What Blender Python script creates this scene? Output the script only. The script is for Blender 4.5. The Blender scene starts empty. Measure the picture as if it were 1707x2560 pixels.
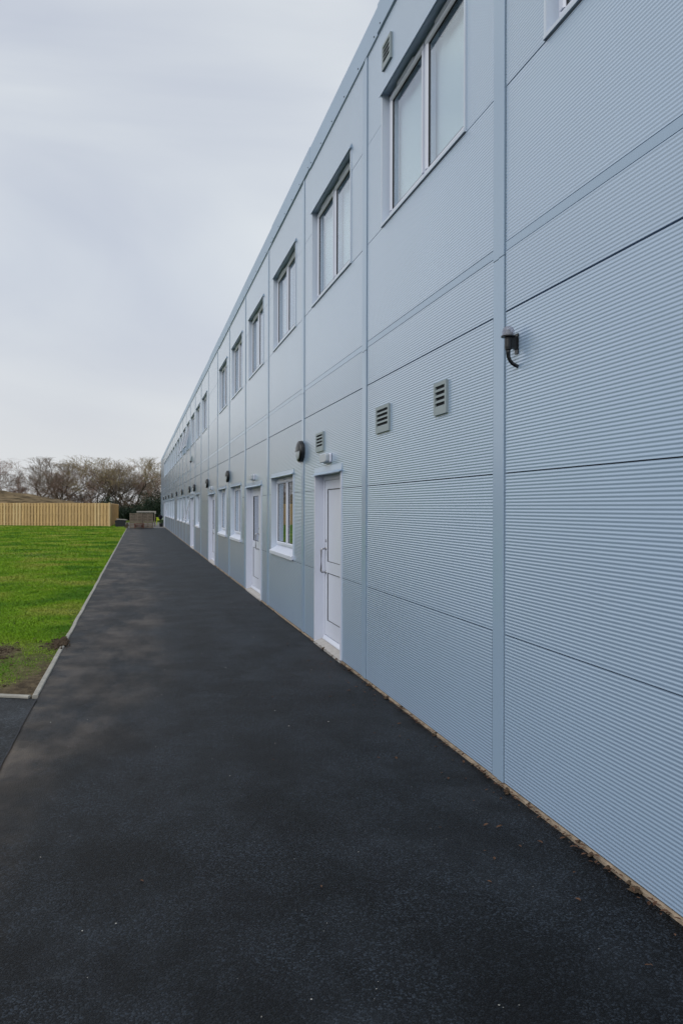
import bpy, math, random
import numpy as np
from mathutils import Vector, Matrix, noise as mnoise

R = math.radians
random.seed(7)
rng = np.random.default_rng(7)
scene = bpy.context.scene
COL = scene.collection

# ------------------------------------------------------------------ camera
H_EYE = 1.68
cam_d = bpy.data.cameras.new("camera")
cam = bpy.data.objects.new("camera", cam_d)
COL.objects.link(cam)
cam.location = (0, 0, H_EYE)
cam.rotation_mode = 'XYZ'
cam.matrix_world = (Matrix.Translation((0, 0, H_EYE)) @ Matrix.Rotation(R(-14.22), 4, 'Z')
                    @ Matrix.Rotation(R(90), 4, 'X') @ Matrix.Rotation(R(0.15), 4, 'Z'))
cam_d.sensor_fit = 'HORIZONTAL'
cam_d.sensor_width = 24.0
cam_d.lens = 24.0 * 2003 / 1707
cam_d.shift_y = -11.0 / 1707
cam_d.clip_start = 0.05
cam_d.clip_end = 3000
scene.camera = cam

# ------------------------------------------------------------------ world, sun, exposure
SUN_DIR = Vector((-0.66, -0.40, 0.63)).normalized()      # towards the sun
sun_el = math.asin(SUN_DIR.z)
sun_az = math.atan2(SUN_DIR.x, SUN_DIR.y)
w = bpy.data.worlds.new("World")
scene.world = w
w.use_nodes = True
nt = w.node_tree
nt.nodes.clear()
o_ = nt.nodes.new("ShaderNodeOutputWorld")
bg = nt.nodes.new("ShaderNodeBackground")
bg.inputs["Strength"].default_value = 0.10
sky = nt.nodes.new("ShaderNodeTexSky")
sky.sky_type = 'NISHITA'
sky.sun_disc = False
sky.sun_elevation = sun_el
sky.sun_rotation = sun_az
tc = nt.nodes.new("ShaderNodeTexCoord")
mp = nt.nodes.new("ShaderNodeMapping")
mp.inputs["Scale"].default_value = (1.0, 1.0, 3.4)
mp.inputs["Location"].default_value = (-2.83, 4.655, -0.638)
mp.inputs["Rotation"].default_value = (0.25, 0.2, 0.5)
n1 = nt.nodes.new("ShaderNodeTexNoise")
n1.inputs["Scale"].default_value = 1.35
n1.inputs["Detail"].default_value = 5.0
n1.inputs["Roughness"].default_value = 0.42
n1.inputs["Distortion"].default_value = 0.9
cr = nt.nodes.new("ShaderNodeValToRGB")
cr.color_ramp.elements[0].position = 0.34
cr.color_ramp.elements[0].color = (6.0, 6.45, 7.35, 1)
cr.color_ramp.elements[1].position = 0.66
cr.color_ramp.elements[1].color = (8.4, 8.8, 8.95, 1)
mx = nt.nodes.new("ShaderNodeMix")
mx.data_type = 'RGBA'
mx.inputs["Factor"].default_value = 0.88
nt.links.new(tc.outputs["Generated"], mp.inputs["Vector"])
nt.links.new(mp.outputs["Vector"], n1.inputs["Vector"])
nt.links.new(n1.outputs["Fac"], cr.inputs["Fac"])
nt.links.new(sky.outputs["Color"], mx.inputs["A"])
nt.links.new(cr.outputs["Color"], mx.inputs["B"])
# thinner, warmer cloud all round the horizon
sz = nt.nodes.new("ShaderNodeSeparateXYZ")
nt.links.new(tc.outputs["Generated"], sz.inputs[0])
hz_ = nt.nodes.new("ShaderNodeMapRange")
hz_.interpolation_type = 'SMOOTHSTEP'
hz_.inputs["From Min"].default_value = 0.0
hz_.inputs["From Max"].default_value = 0.30
hz_.inputs["To Min"].default_value = 0.60
hz_.inputs["To Max"].default_value = 0.0
nt.links.new(sz.outputs["Z"], hz_.inputs["Value"])
mh = nt.nodes.new("ShaderNodeMix")
mh.data_type = 'RGBA'
mh.inputs["B"].default_value = (7.5, 7.5, 7.45, 1)
nt.links.new(hz_.outputs["Result"], mh.inputs["Factor"])
nt.links.new(mx.outputs["Result"], mh.inputs["A"])
nt.links.new(mh.outputs["Result"], bg.inputs["Color"])
nt.links.new(bg.outputs["Background"], o_.inputs["Surface"])

sd = bpy.data.lights.new("sun", 'SUN')
sd.energy = 1.35
sd.angle = R(50)
sd.color = (1.0, 0.97, 0.93)
so = bpy.data.objects.new("sun", sd)
COL.objects.link(so)
so.location = (-20, -12, 30)
so.rotation_euler = (-SUN_DIR).to_track_quat('-Z', 'Y').to_euler()

vs = scene.view_settings
vs.view_transform = 'Standard'
vs.look = 'None'
vs.gamma = 1.0
vs.use_curve_mapping = False
vs.exposure = 0.0
scene.cycles.max_bounces = 6
scene.cycles.diffuse_bounces = 3
scene.cycles.glossy_bounces = 3


# ------------------------------------------------------------------ materials
def nodes_of(m):
    m.use_nodes = True
    t = m.node_tree
    return t, t.nodes["Principled BSDF"]


def mat(name, col, rough=0.6, spec=0.5, metal=0.0, var=0.0, vscale=3.0, bump=0.0, bscale=60.0, stretch=(1, 1, 1)):
    m = bpy.data.materials.new(name)
    t, b = nodes_of(m)
    b.inputs["Base Color"].default_value = (*col, 1)
    b.inputs["Roughness"].default_value = rough
    b.inputs["Specular IOR Level"].default_value = spec
    b.inputs["Metallic"].default_value = metal
    if var or bump:
        c = t.nodes.new("ShaderNodeTexCoord")
        mpn = t.nodes.new("ShaderNodeMapping")
        mpn.inputs["Scale"].default_value = stretch
        g = t.nodes.new("ShaderNodeNewGeometry")
        t.links.new(g.outputs["Position"], mpn.inputs["Vector"])
    if var:
        n = t.nodes.new("ShaderNodeTexNoise")
        n.inputs["Scale"].default_value = vscale
        n.inputs["Detail"].default_value = 5
        t.links.new(mpn.outputs["Vector"], n.inputs["Vector"])
        r = t.nodes.new("ShaderNodeMapRange")
        r.inputs["From Min"].default_value = 0.25
        r.inputs["From Max"].default_value = 0.75
        r.inputs["To Min"].default_value = 1 - var
        r.inputs["To Max"].default_value = 1 + var
        t.links.new(n.outputs["Fac"], r.inputs["Value"])
        mu = t.nodes.new("ShaderNodeVectorMath")
        mu.operation = 'SCALE'
        mu.inputs[0].default_value = col
        t.links.new(r.outputs["Result"], mu.inputs["Scale"])
        t.links.new(mu.outputs["Vector"], b.inputs["Base Color"])
    if bump:
        n2 = t.nodes.new("ShaderNodeTexNoise")
        n2.inputs["Scale"].default_value = bscale
        n2.inputs["Detail"].default_value = 3
        t.links.new(mpn.outputs["Vector"], n2.inputs["Vector"])
        bn = t.nodes.new("ShaderNodeBump")
        bn.inputs["Strength"].default_value = bump
        bn.inputs["Distance"].default_value = 0.01
        t.links.new(n2.outputs["Fac"], bn.inputs["Height"])
        t.links.new(bn.outputs["Normal"], b.inputs["Normal"])
    return m


M = {}
M['paint'] = mat("cladding_paint", (0.312, 0.428, 0.580), 0.34, 0.7, var=0.035, vscale=0.8)
M['strip'] = mat("trim_paint", (0.292, 0.402, 0.535), 0.34, 0.6, var=0.03, vscale=0.9)
for k_ in ('paint', 'strip'):
    b_ = M[k_].node_tree.nodes["Principled BSDF"]
    b_.inputs["Coat Weight"].default_value = 1.0 if k_ == 'paint' else 0.6
    b_.inputs["Coat IOR"].default_value = 1.75 if k_ == 'paint' else 1.5
    b_.inputs["Coat Roughness"].default_value = 0.17
    # each sheet left the coater a shade lighter or darker than its neighbour
    t_ = M[k_].node_tree
    oi = t_.nodes.new("ShaderNodeObjectInfo")
    rr = t_.nodes.new("ShaderNodeMapRange")
    rr.inputs["To Min"].default_value = 0.95
    rr.inputs["To Max"].default_value = 1.05
    t_.links.new(oi.outputs["Random"], rr.inputs["Value"])
    sc_ = t_.nodes.new("ShaderNodeVectorMath")
    sc_.operation = 'SCALE'
    old_ = b_.inputs["Base Color"].links[0].from_socket
    t_.links.new(old_, sc_.inputs[0])
    t_.links.new(rr.outputs["Result"], sc_.inputs["Scale"])
    t_.links.new(sc_.outputs["Vector"], b_.inputs["Base Color"])
M['white'] = mat("white_upvc", (0.61, 0.645, 0.745), 0.3, 0.5, var=0.03, vscale=2.0)
M['surround'] = mat("window_surround_paint", (0.56, 0.63, 0.73), 0.35, 0.5, var=0.03, vscale=0.9)
M['fascia'] = mat("fascia_paint", (0.345, 0.450, 0.590), 0.42, 0.5, var=0.04, vscale=1.1)
M['gasket'] = mat("black_rubber", (0.012, 0.013, 0.018), 0.6)
M['dark'] = mat("dark_void", (0.02, 0.022, 0.03), 0.9)
M['black'] = mat("black_plastic", (0.008, 0.009, 0.011), 0.33)
M['diff'] = mat("grey_diffuser", (0.42, 0.46, 0.50), 0.35)
M['steel'] = mat("brushed_steel", (0.42, 0.42, 0.44), 0.32, metal=1.0)
M['vent'] = mat("vent_grey", (0.27, 0.32, 0.335), 0.5)
M['tan'] = mat("base_strip_dusty", (0.30, 0.24, 0.18), 0.85, 0.2, var=0.35, vscale=14, bump=0.5, bscale=90)
M['conc'] = mat("threshold_concrete", (0.42, 0.40, 0.38), 0.8, 0.2, var=0.15, vscale=10, bump=0.3)
M['kerb'] = mat("kerb_concrete", (0.36, 0.345, 0.305), 0.85, 0.2, var=0.22, vscale=7, bump=0.4, bscale=120)
M['interior'] = mat("interior_plaster", (0.55, 0.55, 0.55), 0.8)
M['blind'] = mat("roller_blind", (0.80, 0.83, 0.86), 0.8, 0.2)
M['roof'] = mat("roof_membrane", (0.22, 0.23, 0.25), 0.7, var=0.1)
M['board'] = mat("fence_timber", (0.58, 0.395, 0.185), 0.75, 0.25, var=0.22, vscale=2.2, stretch=(6, 6, 0.7))
M['board2'] = mat("fence_timber_pale", (0.62, 0.455, 0.24), 0.75, 0.25, var=0.2, vscale=2.2, stretch=(6, 6, 0.7))
M['board3'] = mat("fence_timber_brown", (0.50, 0.34, 0.165), 0.75, 0.25, var=0.22, vscale=2.2, stretch=(6, 6, 0.7))
M['board_lit'] = mat("fence_timber_lit", (0.66, 0.49, 0.36), 0.75, 0.25, var=0.2, vscale=2.2, stretch=(6, 6, 0.7))  # paler pinkish tone paints brightness onto the fence return, which the sun misses
M['old'] = mat("weathered_timber", (0.205, 0.165, 0.128), 0.85, 0.2, var=0.3, vscale=4, stretch=(0.8, 6, 6))
M['oldpale'] = mat("pale_worktop", (0.36, 0.335, 0.30), 0.75, 0.2, var=0.1, vscale=5)
M['redwood'] = mat("red_stained_timber", (0.13, 0.045, 0.035), 0.8, 0.2, var=0.25, vscale=5)
M['yellow'] = mat("lime_plastic", (0.45, 0.55, 0.02), 0.4)
M['sack'] = mat("black_polythene", (0.015, 0.016, 0.018), 0.45, bump=0.6, bscale=8)
M['log'] = mat("log_bark", (0.10, 0.075, 0.055), 0.9, 0.1, var=0.35, vscale=12)
M['soil'] = mat("soil", (0.075, 0.055, 0.038), 0.95, 0.1, var=0.4, vscale=20, bump=0.6, bscale=50)
M['leafbrown'] = mat("dead_leaf", (0.095, 0.052, 0.032), 0.8, 0.2, var=0.5, vscale=30)
M['pebble'] = mat("pale_chipping", (0.42, 0.41, 0.38), 0.8, 0.2, var=0.3, vscale=30)
M['bark1'] = mat("bark_grey", (0.090, 0.078, 0.062), 0.9, 0.1, var=0.3, vscale=1.2)
M['bark2'] = mat("bark_brown", (0.210, 0.155, 0.105), 0.9, 0.1, var=0.3, vscale=1.2)
M['twig1'] = mat("twig_grey", (0.250, 0.208, 0.165), 0.9, 0.1, var=0.4, vscale=0.5)
M['twig2'] = mat("twig_russet", (0.310, 0.215, 0.168), 0.9, 0.1, var=0.4, vscale=0.5)
M['twig3'] = mat("twig_olive", (0.300, 0.242, 0.140), 0.9, 0.1, var=0.4, vscale=0.5)
M['evergreen'] = mat("evergreen_leaf", (0.018, 0.035, 0.018), 0.6, 0.3, var=0.5, vscale=0.9)
M['plant'] = mat("plant_leaf", (0.045, 0.085, 0.030), 0.5, 0.4, var=0.4, vscale=9)
M['plantdark'] = mat("navy_leaf", (0.014, 0.014, 0.030), 0.55, 0.4, var=0.4, vscale=9)
M['mound'] = mat("bare_earth_bank", (0.150, 0.112, 0.066), 0.95, 0.1, var=0.75, vscale=1.6, bump=0.8, bscale=4, stretch=(0.5, 1, 2.5))


def glass_mat():
    m = bpy.data.materials.new("window_glass")
    m.use_nodes = True
    t = m.node_tree
    t.nodes.clear()
    out = t.nodes.new("ShaderNodeOutputMaterial")
    tr = t.nodes.new("ShaderNodeBsdfTransparent")
    tr.inputs["Color"].default_value = (0.88, 0.93, 0.94, 1)
    gl = t.nodes.new("ShaderNodeBsdfGlossy")
    gl.inputs["Roughness"].default_value = 0.015
    gl.inputs["Color"].default_value = (0.92, 0.95, 1.0, 1)
    lw = t.nodes.new("ShaderNodeLayerWeight")
    lw.inputs["Blend"].default_value = 0.5
    pw = t.nodes.new("ShaderNodeMath")
    pw.operation = 'POWER'
    pw.inputs[1].default_value = 4.0
    t.links.new(lw.outputs["Facing"], pw.inputs[0])
    fr = t.nodes.new("ShaderNodeMapRange")
    fr.inputs["To Min"].default_value = 0.08
    fr.inputs["To Max"].default_value = 1.0
    t.links.new(pw.outputs[0], fr.inputs["Value"])
    mi = t.nodes.new("ShaderNodeMixShader")
    t.links.new(fr.outputs["Result"], mi.inputs["Fac"])
    t.links.new(tr.outputs[0], mi.inputs[1])
    t.links.new(gl.outputs[0], mi.inputs[2])
    t.links.new(mi.outputs[0], out.inputs["Surface"])
    return m


M['glass'] = glass_mat()


def dome_mat():
    m = bpy.data.materials.new("clear_dome")
    m.use_nodes = True
    t = m.node_tree
    t.nodes.clear()
    out = t.nodes.new("ShaderNodeOutputMaterial")
    tr = t.nodes.new("ShaderNodeBsdfTransparent")
    tr.inputs["Color"].default_value = (0.75, 0.75, 0.80, 1)
    gl = t.nodes.new("ShaderNodeBsdfPrincipled")
    gl.inputs["Roughness"].default_value = 0.1
    gl.inputs["Base Color"].default_value = (0.5, 0.5, 0.56, 1)
    mi = t.nodes.new("ShaderNodeMixShader")
    mi.inputs["Fac"].default_value = 0.30
    t.links.new(tr.outputs[0], mi.inputs[1])
    t.links.new(gl.outputs[0], mi.inputs[2])
    t.links.new(mi.outputs[0], out.inputs["Surface"])
    return m


M['dome'] = dome_mat()


def asphalt_mat(name, base, dust_amt, track, gsc=150):
    """blacktop: grain, pale dust patches and a brown dusty wheel track along the kerb side"""
    m = bpy.data.materials.new(name)
    t, b = nodes_of(m)
    L = t.links.new
    g = t.nodes.new("ShaderNodeNewGeometry")

    def noise(scale, detail=4, rough=0.55, stretch=None):
        n = t.nodes.new("ShaderNodeTexNoise")
        n.inputs["Scale"].default_value = scale
        n.inputs["Detail"].default_value = detail
        n.inputs["Roughness"].default_value = rough
        if stretch:
            q = t.nodes.new("ShaderNodeMapping")
            q.inputs["Scale"].default_value = stretch
            L(g.outputs["Position"], q.inputs["Vector"])
            L(q.outputs["Vector"], n.inputs["Vector"])
        else:
            L(g.outputs["Position"], n.inputs["Vector"])
        return n

    def ramp(src, a, bb, lo=0.0, hi=1.0):
        r = t.nodes.new("ShaderNodeMapRange")
        r.interpolation_type = 'SMOOTHSTEP'
        r.inputs["From Min"].default_value = a
        r.inputs["From Max"].default_value = bb
        r.inputs["To Min"].default_value = lo
        r.inputs["To Max"].default_value = hi
        L(src, r.inputs["Value"])
        return r.outputs["Result"]

    def math_(op, a, bb):
        q = t.nodes.new("ShaderNodeMath")
        q.operation = op
        for i, v in enumerate((a, bb)):
            if isinstance(v, (int, float)):
                q.inputs[i].default_value = v
            else:
                L(v, q.inputs[i])
        return q.outputs[0]

    def mix(f, a, bb):
        q = t.nodes.new("ShaderNodeMix")
        q.data_type = 'RGBA'
        if isinstance(f, (int, float)):
            q.inputs["Factor"].default_value = f
        else:
            L(f, q.inputs["Factor"])
        for k, v in (("A", a), ("B", bb)):
            if isinstance(v, tuple):
                q.inputs[k].default_value = (*v, 1)
            else:
                L(v, q.inputs[k])
        return q.outputs["Result"]

    # stone grain
    vo = t.nodes.new("ShaderNodeTexVoronoi")
    vo.inputs["Scale"].default_value = gsc
    L(g.outputs["Position"], vo.inputs["Vector"])
    sep = t.nodes.new("ShaderNodeSeparateColor")
    L(vo.outputs["Color"], sep.inputs["Color"])
    grain = math_('ADD', math_('MULTIPLY', math_('POWER', sep.outputs[0], 4.0), 5.0), 0.25)
    c0 = t.nodes.new("ShaderNodeVectorMath")
    c0.operation = 'SCALE'
    c0.inputs[0].default_value = base
    L(grain, c0.inputs["Scale"])
    # broad lighter and darker areas
    big = ramp(noise(0.55, 4, 0.55).outputs["Fac"], 0.36, 0.66)
    mid = ramp(noise(2.1, 5, 0.6, (1, 0.6, 1)).outputs["Fac"], 0.45, 0.72)
    dust = math_('MULTIPLY', math_('ADD', math_('MULTIPLY', big, 0.6), math_('MULTIPLY', mid, 0.55)), dust_amt)
    c1 = mix(dust, c0.outputs["Vector"], (0.029, 0.035, 0.043))
    sx = t.nodes.new("ShaderNodeSeparateXYZ")
    L(g.outputs["Position"], sx.inputs[0])
    if track:
        # brown dust trodden in from the lawn: a wandering band about half a metre in from the kerb
        wob = math_('MULTIPLY', math_('SUBTRACT', noise(0.35, 2, 0.5, (0.0, 1, 0)).outputs["Fac"], 0.5), 1.5)
        xx = math_('ADD', sx.outputs["X"], wob)
        near = ramp(sx.outputs["Y"], 9.0, 4.0, 0.0, 0.75)          # swings out onto the apron side near the corner
        xx = math_('ADD', xx, near)
        band = math_('MULTIPLY', math_('MULTIPLY', ramp(xx, -1.0, -0.45), ramp(xx, 0.55, -0.1)), ramp(sx.outputs["Y"], 3.6, 5.6))
        brk = ramp(noise(1.3, 5, 0.65, (1.4, 0.5, 1)).outputs["Fac"], 0.36, 0.62)
        c1 = mix(math_('MULTIPLY', math_('MULTIPLY', band, brk), 0.62), c1, (0.068, 0.056, 0.047))
        # and more of it near the kerb corner
        edge = math_('MULTIPLY', ramp(sx.outputs["X"], -0.45, -0.86), ramp(noise(3.0, 4, 0.6).outputs["Fac"], 0.42, 0.62))
        c1 = mix(math_('MULTIPLY', edge, 0.45), c1, (0.09, 0.072, 0.056))
    # close mottling left by the roller, with short paler scuffs across it
    mo = ramp(noise(1.9, 6, 0.62, (1, 0.75, 1)).outputs["Fac"], 0.34, 0.66, 0.55, 1.75)
    ms = t.nodes.new("ShaderNodeVectorMath")
    ms.operation = 'SCALE'
    L(c1, ms.inputs[0])
    L(mo, ms.inputs["Scale"])
    scuff = math_('MULTIPLY', ramp(noise(2.6, 5, 0.7, (0.9, 4.0, 1)).outputs["Fac"], 0.63, 0.74), 0.35)
    c1 = mix(scuff, ms.outputs["Vector"], (0.050, 0.056, 0.064))
    # fine pale flecks
    v2 = t.nodes.new("ShaderNodeTexVoronoi")
    v2.inputs["Scale"].default_value = 21
    L(g.outputs["Position"], v2.inputs["Vector"])
    fl = ramp(v2.outputs["Distance"], 0.075, 0.05)
    s2 = t.nodes.new("ShaderNodeSeparateColor")
    L(v2.outputs["Color"], s2.inputs["Color"])
    fl = math_('MULTIPLY', fl, ramp(s2.outputs[1], 0.90, 0.97))
    c1 = mix(math_('MULTIPLY', fl, 0.55), c1, (0.33, 0.33, 0.32))
    L(c1, b.inputs["Base Color"])
    b.inputs["Roughness"].default_value = 0.55
    b.inputs["Specular IOR Level"].default_value = 0.15
    ad = math_('ADD', math_('MULTIPLY', vo.outputs["Distance"], -0.7), math_('MULTIPLY', noise(330, 2).outputs["Fac"], 0.5))
    bn = t.nodes.new("ShaderNodeBump")
    bn.inputs["Strength"].default_value = 0.8
    bn.inputs["Distance"].default_value = 0.005
    L(ad, bn.inputs["Height"])
    b2 = t.nodes.new("ShaderNodeBump")
    b2.inputs["Strength"].default_value = 0.25
    b2.inputs["Distance"].default_value = 0.05
    L(noise(1.7, 3).outputs["Fac"], b2.inputs["Height"])
    L(b2.outputs["Normal"], bn.inputs["Normal"])
    L(bn.outputs["Normal"], b.inputs["Normal"])
    return m


M['asphalt'] = asphalt_mat("asphalt_path", (0.0044, 0.0058, 0.0078), 0.34, True, 140)
M['asphalt2'] = asphalt_mat("asphalt_coarse", (0.0075, 0.0092, 0.0112), 0.42, False, 75)


def grass_mat(name, k=1.0):
    m = bpy.data.materials.new(name)
    t, b = nodes_of(m)
    L = t.links.new
    g = t.nodes.new("ShaderNodeNewGeometry")

    def noise(scale, detail=4):
        n = t.nodes.new("ShaderNodeTexNoise")
        n.inputs["Scale"].default_value = scale
        n.inputs["Detail"].default_value = detail
        L(g.outputs["Position"], n.inputs["Vector"])
        return n.outputs["Fac"]

    r1 = t.nodes.new("ShaderNodeValToRGB")
    e = r1.color_ramp.elements
    e[0].position = 0.38
    e[0].color = (0.075 * k, 0.200 * k, 0.004 * k, 1)
    e[1].position = 0.66
    e[1].color = (0.310 * k, 0.345 * k, 0.050 * k, 1)
    x = r1.color_ramp.elements.new(0.50)
    x.color = (0.170 * k, 0.320 * k, 0.005 * k, 1)
    L(noise(0.5, 4), r1.inputs["Fac"])
    r2 = t.nodes.new("ShaderNodeMapRange")
    r2.inputs["From Min"].default_value = 0.3
    r2.inputs["From Max"].default_value = 0.7
    r2.inputs["To Min"].default_value = 0.62
    r2.inputs["To Max"].default_value = 1.35
    L(noise(45, 2), r2.inputs["Value"])
    s = t.nodes.new("ShaderNodeVectorMath")
    s.operation = 'SCALE'
    L(r1.outputs["Color"], s.inputs[0])
    L(r2.outputs["Result"], s.inputs["Scale"])
    L(s.outputs["Vector"], b.inputs["Base Color"])
    b.inputs["Roughness"].default_value = 0.6
    b.inputs["Specular IOR Level"].default_value = 0.25
    return m


M['grass'] = grass_mat("grass_blade", 0.98)


def lawn_mat():
    """lawn floor: turf colour with bare soil patches, more of them near the kerb corner"""
    m = bpy.data.materials.new("lawn_floor")
    t, b = nodes_of(m)
    L = t.links.new
    at = t.nodes.new("ShaderNodeAttribute")
    at.attribute_name = "bare"
    g = t.nodes.new("ShaderNodeNewGeometry")
    n = t.nodes.new("ShaderNodeTexNoise")
    n.inputs["Scale"].default_value = 9
    n.inputs["Detail"].default_value = 6
    L(g.outputs["Position"], n.inputs["Vector"])
    r = t.nodes.new("ShaderNodeValToRGB")
    r.color_ramp.elements[0].position = 0.3
    r.color_ramp.elements[0].color = (0.045, 0.033, 0.022, 1)
    r.color_ramp.elements[1].position = 0.7
    r.color_ramp.elements[1].color = (0.150, 0.115, 0.070, 1)
    L(n.outputs["Fac"], r.inputs["Fac"])
    n3 = t.nodes.new("ShaderNodeTexNoise")
    n3.inputs["Scale"].default_value = 0.6
    n3.inputs["Detail"].default_value = 5
    L(g.outputs["Position"], n3.inputs["Vector"])
    r3 = t.nodes.new("ShaderNodeValToRGB")
    r3.color_ramp.elements[0].position = 0.35
    r3.color_ramp.elements[0].color = (0.060, 0.130, 0.006, 1)
    r3.color_ramp.elements[1].position = 0.68
    r3.color_ramp.elements[1].color = (0.190, 0.210, 0.050, 1)
    L(n3.outputs["Fac"], r3.inputs["Fac"])
    q = t.nodes.new("ShaderNodeMix")
    q.data_type = 'RGBA'
    L(at.outputs["Fac"], q.inputs["Factor"])
    L(r3.outputs["Color"], q.inputs["A"])
    L(r.outputs["Color"], q.inputs["B"])
    L(q.outputs["Result"], b.inputs["Base Color"])
    b.inputs["Roughness"].default_value = 0.95
    b.inputs["Specular IOR Level"].default_value = 0.1
    bn = t.nodes.new("ShaderNodeBump")
    bn.inputs["Strength"].default_value = 0.8
    bn.inputs["Distance"].default_value = 0.03
    n2 = t.nodes.new("ShaderNodeTexNoise")
    n2.inputs["Scale"].default_value = 35
    n2.inputs["Detail"].default_value = 4
    L(g.outputs["Position"], n2.inputs["Vector"])
    L(n2.outputs["Fac"], bn.inputs["Height"])
    L(bn.outputs["Normal"], b.inputs["Normal"])
    return m


M['lawn'] = lawn_mat()
M['paving'] = mat("far_paving", (0.17, 0.165, 0.16), 0.85, 0.2, var=0.25, vscale=1.5, bump=0.3, bscale=30)
M['ground'] = mat("field_grass", (0.07, 0.10, 0.025), 0.95, 0.1, var=0.3, vscale=0.2)


# ------------------------------------------------------------------ mesh helpers
class MB:
    def __init__(self):
        self.v, self.f = [], []

    def add(self, vs_, fs):
        o = len(self.v)
        self.v += [tuple(p) for p in vs_]
        self.f += [tuple(o + i for i in q) for q in fs]
        return self

    def box(self, x0, x1, y0, y1, z0, z1):
        p = [(x, y, z) for x in (x0, x1) for y in (y0, y1) for z in (z0, z1)]
        return self.add(p, [(0, 1, 3, 2), (4, 6, 7, 5), (0, 4, 5, 1), (2, 3, 7, 6), (0, 2, 6, 4), (1, 5, 7, 3)])

    def prism_y(self, prof, y0, y1):
        """profile of (x, z) points swept along y"""
        n = len(prof)
        p = [(x, y0, z) for x, z in prof] + [(x, y1, z) for x, z in prof]
        fs = [(i, (i + 1) % n, n + (i + 1) % n, n + i) for i in range(n)]
        fs += [tuple(range(n - 1, -1, -1)), tuple(range(n, 2 * n))]
        return self.add(p, fs)

    def prism_z(self, prof, z0, z1):
        n = len(prof)
        p = [(x, y, z0) for x, y in prof] + [(x, y, z1) for x, y in prof]
        fs = [(i, (i + 1) % n, n + (i + 1) % n, n + i) for i in range(n)]
        fs += [tuple(range(n - 1, -1, -1)), tuple(range(n, 2 * n))]
        return self.add(p, fs)

    def tube(self, pts, rad, n=8):
        pts = [Vector(p) for p in pts]
        rad = rad if isinstance(rad, (list, tuple)) else [rad] * len(pts)
        rings = []
        for i, p in enumerate(pts):
            d = (pts[min(i + 1, len(pts) - 1)] - pts[max(i - 1, 0)]).normalized()
            a = d.cross(Vector((0, 0, 1)))
            if a.length < 1e-3:
                a = d.cross(Vector((0, 1, 0)))
            a.normalize()
            b = d.cross(a)
            rings.append([p + (a * math.cos(t) + b * math.sin(t)) * rad[i] for t in [2 * math.pi * k / n for k in range(n)]])
        vv = [q for r_ in rings for q in r_]
        ff = []
        for i in range(len(pts) - 1):
            for k in range(n):
                ff.append((i * n + k, i * n + (k + 1) % n, (i + 1) * n + (k + 1) % n, (i + 1) * n + k))
        ff += [tuple(range(n - 1, -1, -1)), tuple((len(pts) - 1) * n + k for k in range(n))]
        return self.add(vv, ff)

    def lathe(self, prof, axis='x', n=28, a0=0.0, a1=2 * math.pi, centre=(0, 0, 0)):
        """prof of (radius, along) swept round the axis"""
        full = abs(a1 - a0 - 2 * math.pi) < 1e-6
        steps = n if full else n + 1
        vv = []
        for i in range(steps):
            t = a0 + (a1 - a0) * i / n
            for r_, h in prof:
                c, s = r_ * math.cos(t), r_ * math.sin(t)
                q = (h, c, s) if axis == 'x' else (c, s, h)
                vv.append((q[0] + centre[0], q[1] + centre[1], q[2] + centre[2]))
        m_ = len(prof)
        ff = []
        for i in range(n):
            j = (i + 1) % steps
            for k in range(m_ - 1):
                ff.append((i * m_ + k, j * m_ + k, j * m_ + k + 1, i * m_ + k + 1))
        return self.add(vv, ff)

    def mesh(self, name, m, smooth=False):
        me = bpy.data.meshes.new(name)
        me.from_pydata(self.v, [], self.f)
        me.materials.append(M[m] if isinstance(m, str) else m)
        if smooth:
            me.polygons.foreach_set("use_smooth", [True] * len(me.polygons))
        me.update()
        return me

    def build(self, name, m, parent=None, loc=(0, 0, 0), smooth=False):
        return put(name, self.mesh(name, m, smooth), parent, loc)


def put(name, me, parent=None, loc=(0, 0, 0), rot=None):
    o = bpy.data.objects.new(name, me)
    COL.objects.link(o)
    o.parent = parent
    o.location = loc
    if rot:
        o.rotation_euler = rot
    return o


def empty(name, loc=(0, 0, 0), label=None, cat=None, group=None):
    o = bpy.data.objects.new(name, None)
    COL.objects.link(o)
    o.location = loc
    if label:
        tag(o, label, cat, group)
    return o


def tag(o, label=None, cat=None, group=None, kind=None):
    if label:
        o["label"] = label
    if cat:
        o["category"] = cat
    if group:
        o["group"] = group
    if kind:
        o["kind"] = kind
    return o


def copy_tree(o, parent=None):
    c = o.copy()
    COL.objects.link(c)
    c.parent = parent
    for ch in [q for q in ALLCH.get(o.name, [])]:
        copy_tree(ch, c)
    return c


ALLCH = {}


def npmesh(name, v, f, m, smooth=False):
    """v (n,3), f (m,k) numpy"""
    me = bpy.data.meshes.new(name)
    k = f.shape[1]
    me.vertices.add(len(v))
    me.vertices.foreach_set("co", np.asarray(v, np.float32).ravel())
    me.loops.add(f.size)
    me.loops.foreach_set("vertex_index", np.asarray(f, np.int32).ravel())
    me.polygons.add(len(f))
    me.polygons.foreach_set("loop_start", np.arange(0, f.size, k, dtype=np.int32))
    try:
        me.polygons.foreach_set("loop_total", np.full(len(f), k, dtype=np.int32))
    except Exception:
        pass
    if smooth:
        me.polygons.foreach_set("use_smooth", np.ones(len(f), dtype=bool))
    me.materials.append(M[m] if isinstance(m, str) else m)
    me.update(calc_edges=True)
    me.validate()
    return me


# ================================================================== GROUND
ground = MB().add([(-900, -300, -0.06), (900, -300, -0.06), (900, 1500, -0.06), (-900, 1500, -0.06)], [(0, 1, 2, 3)]).build("ground", 'ground')
tag(ground, kind="structure")

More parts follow.
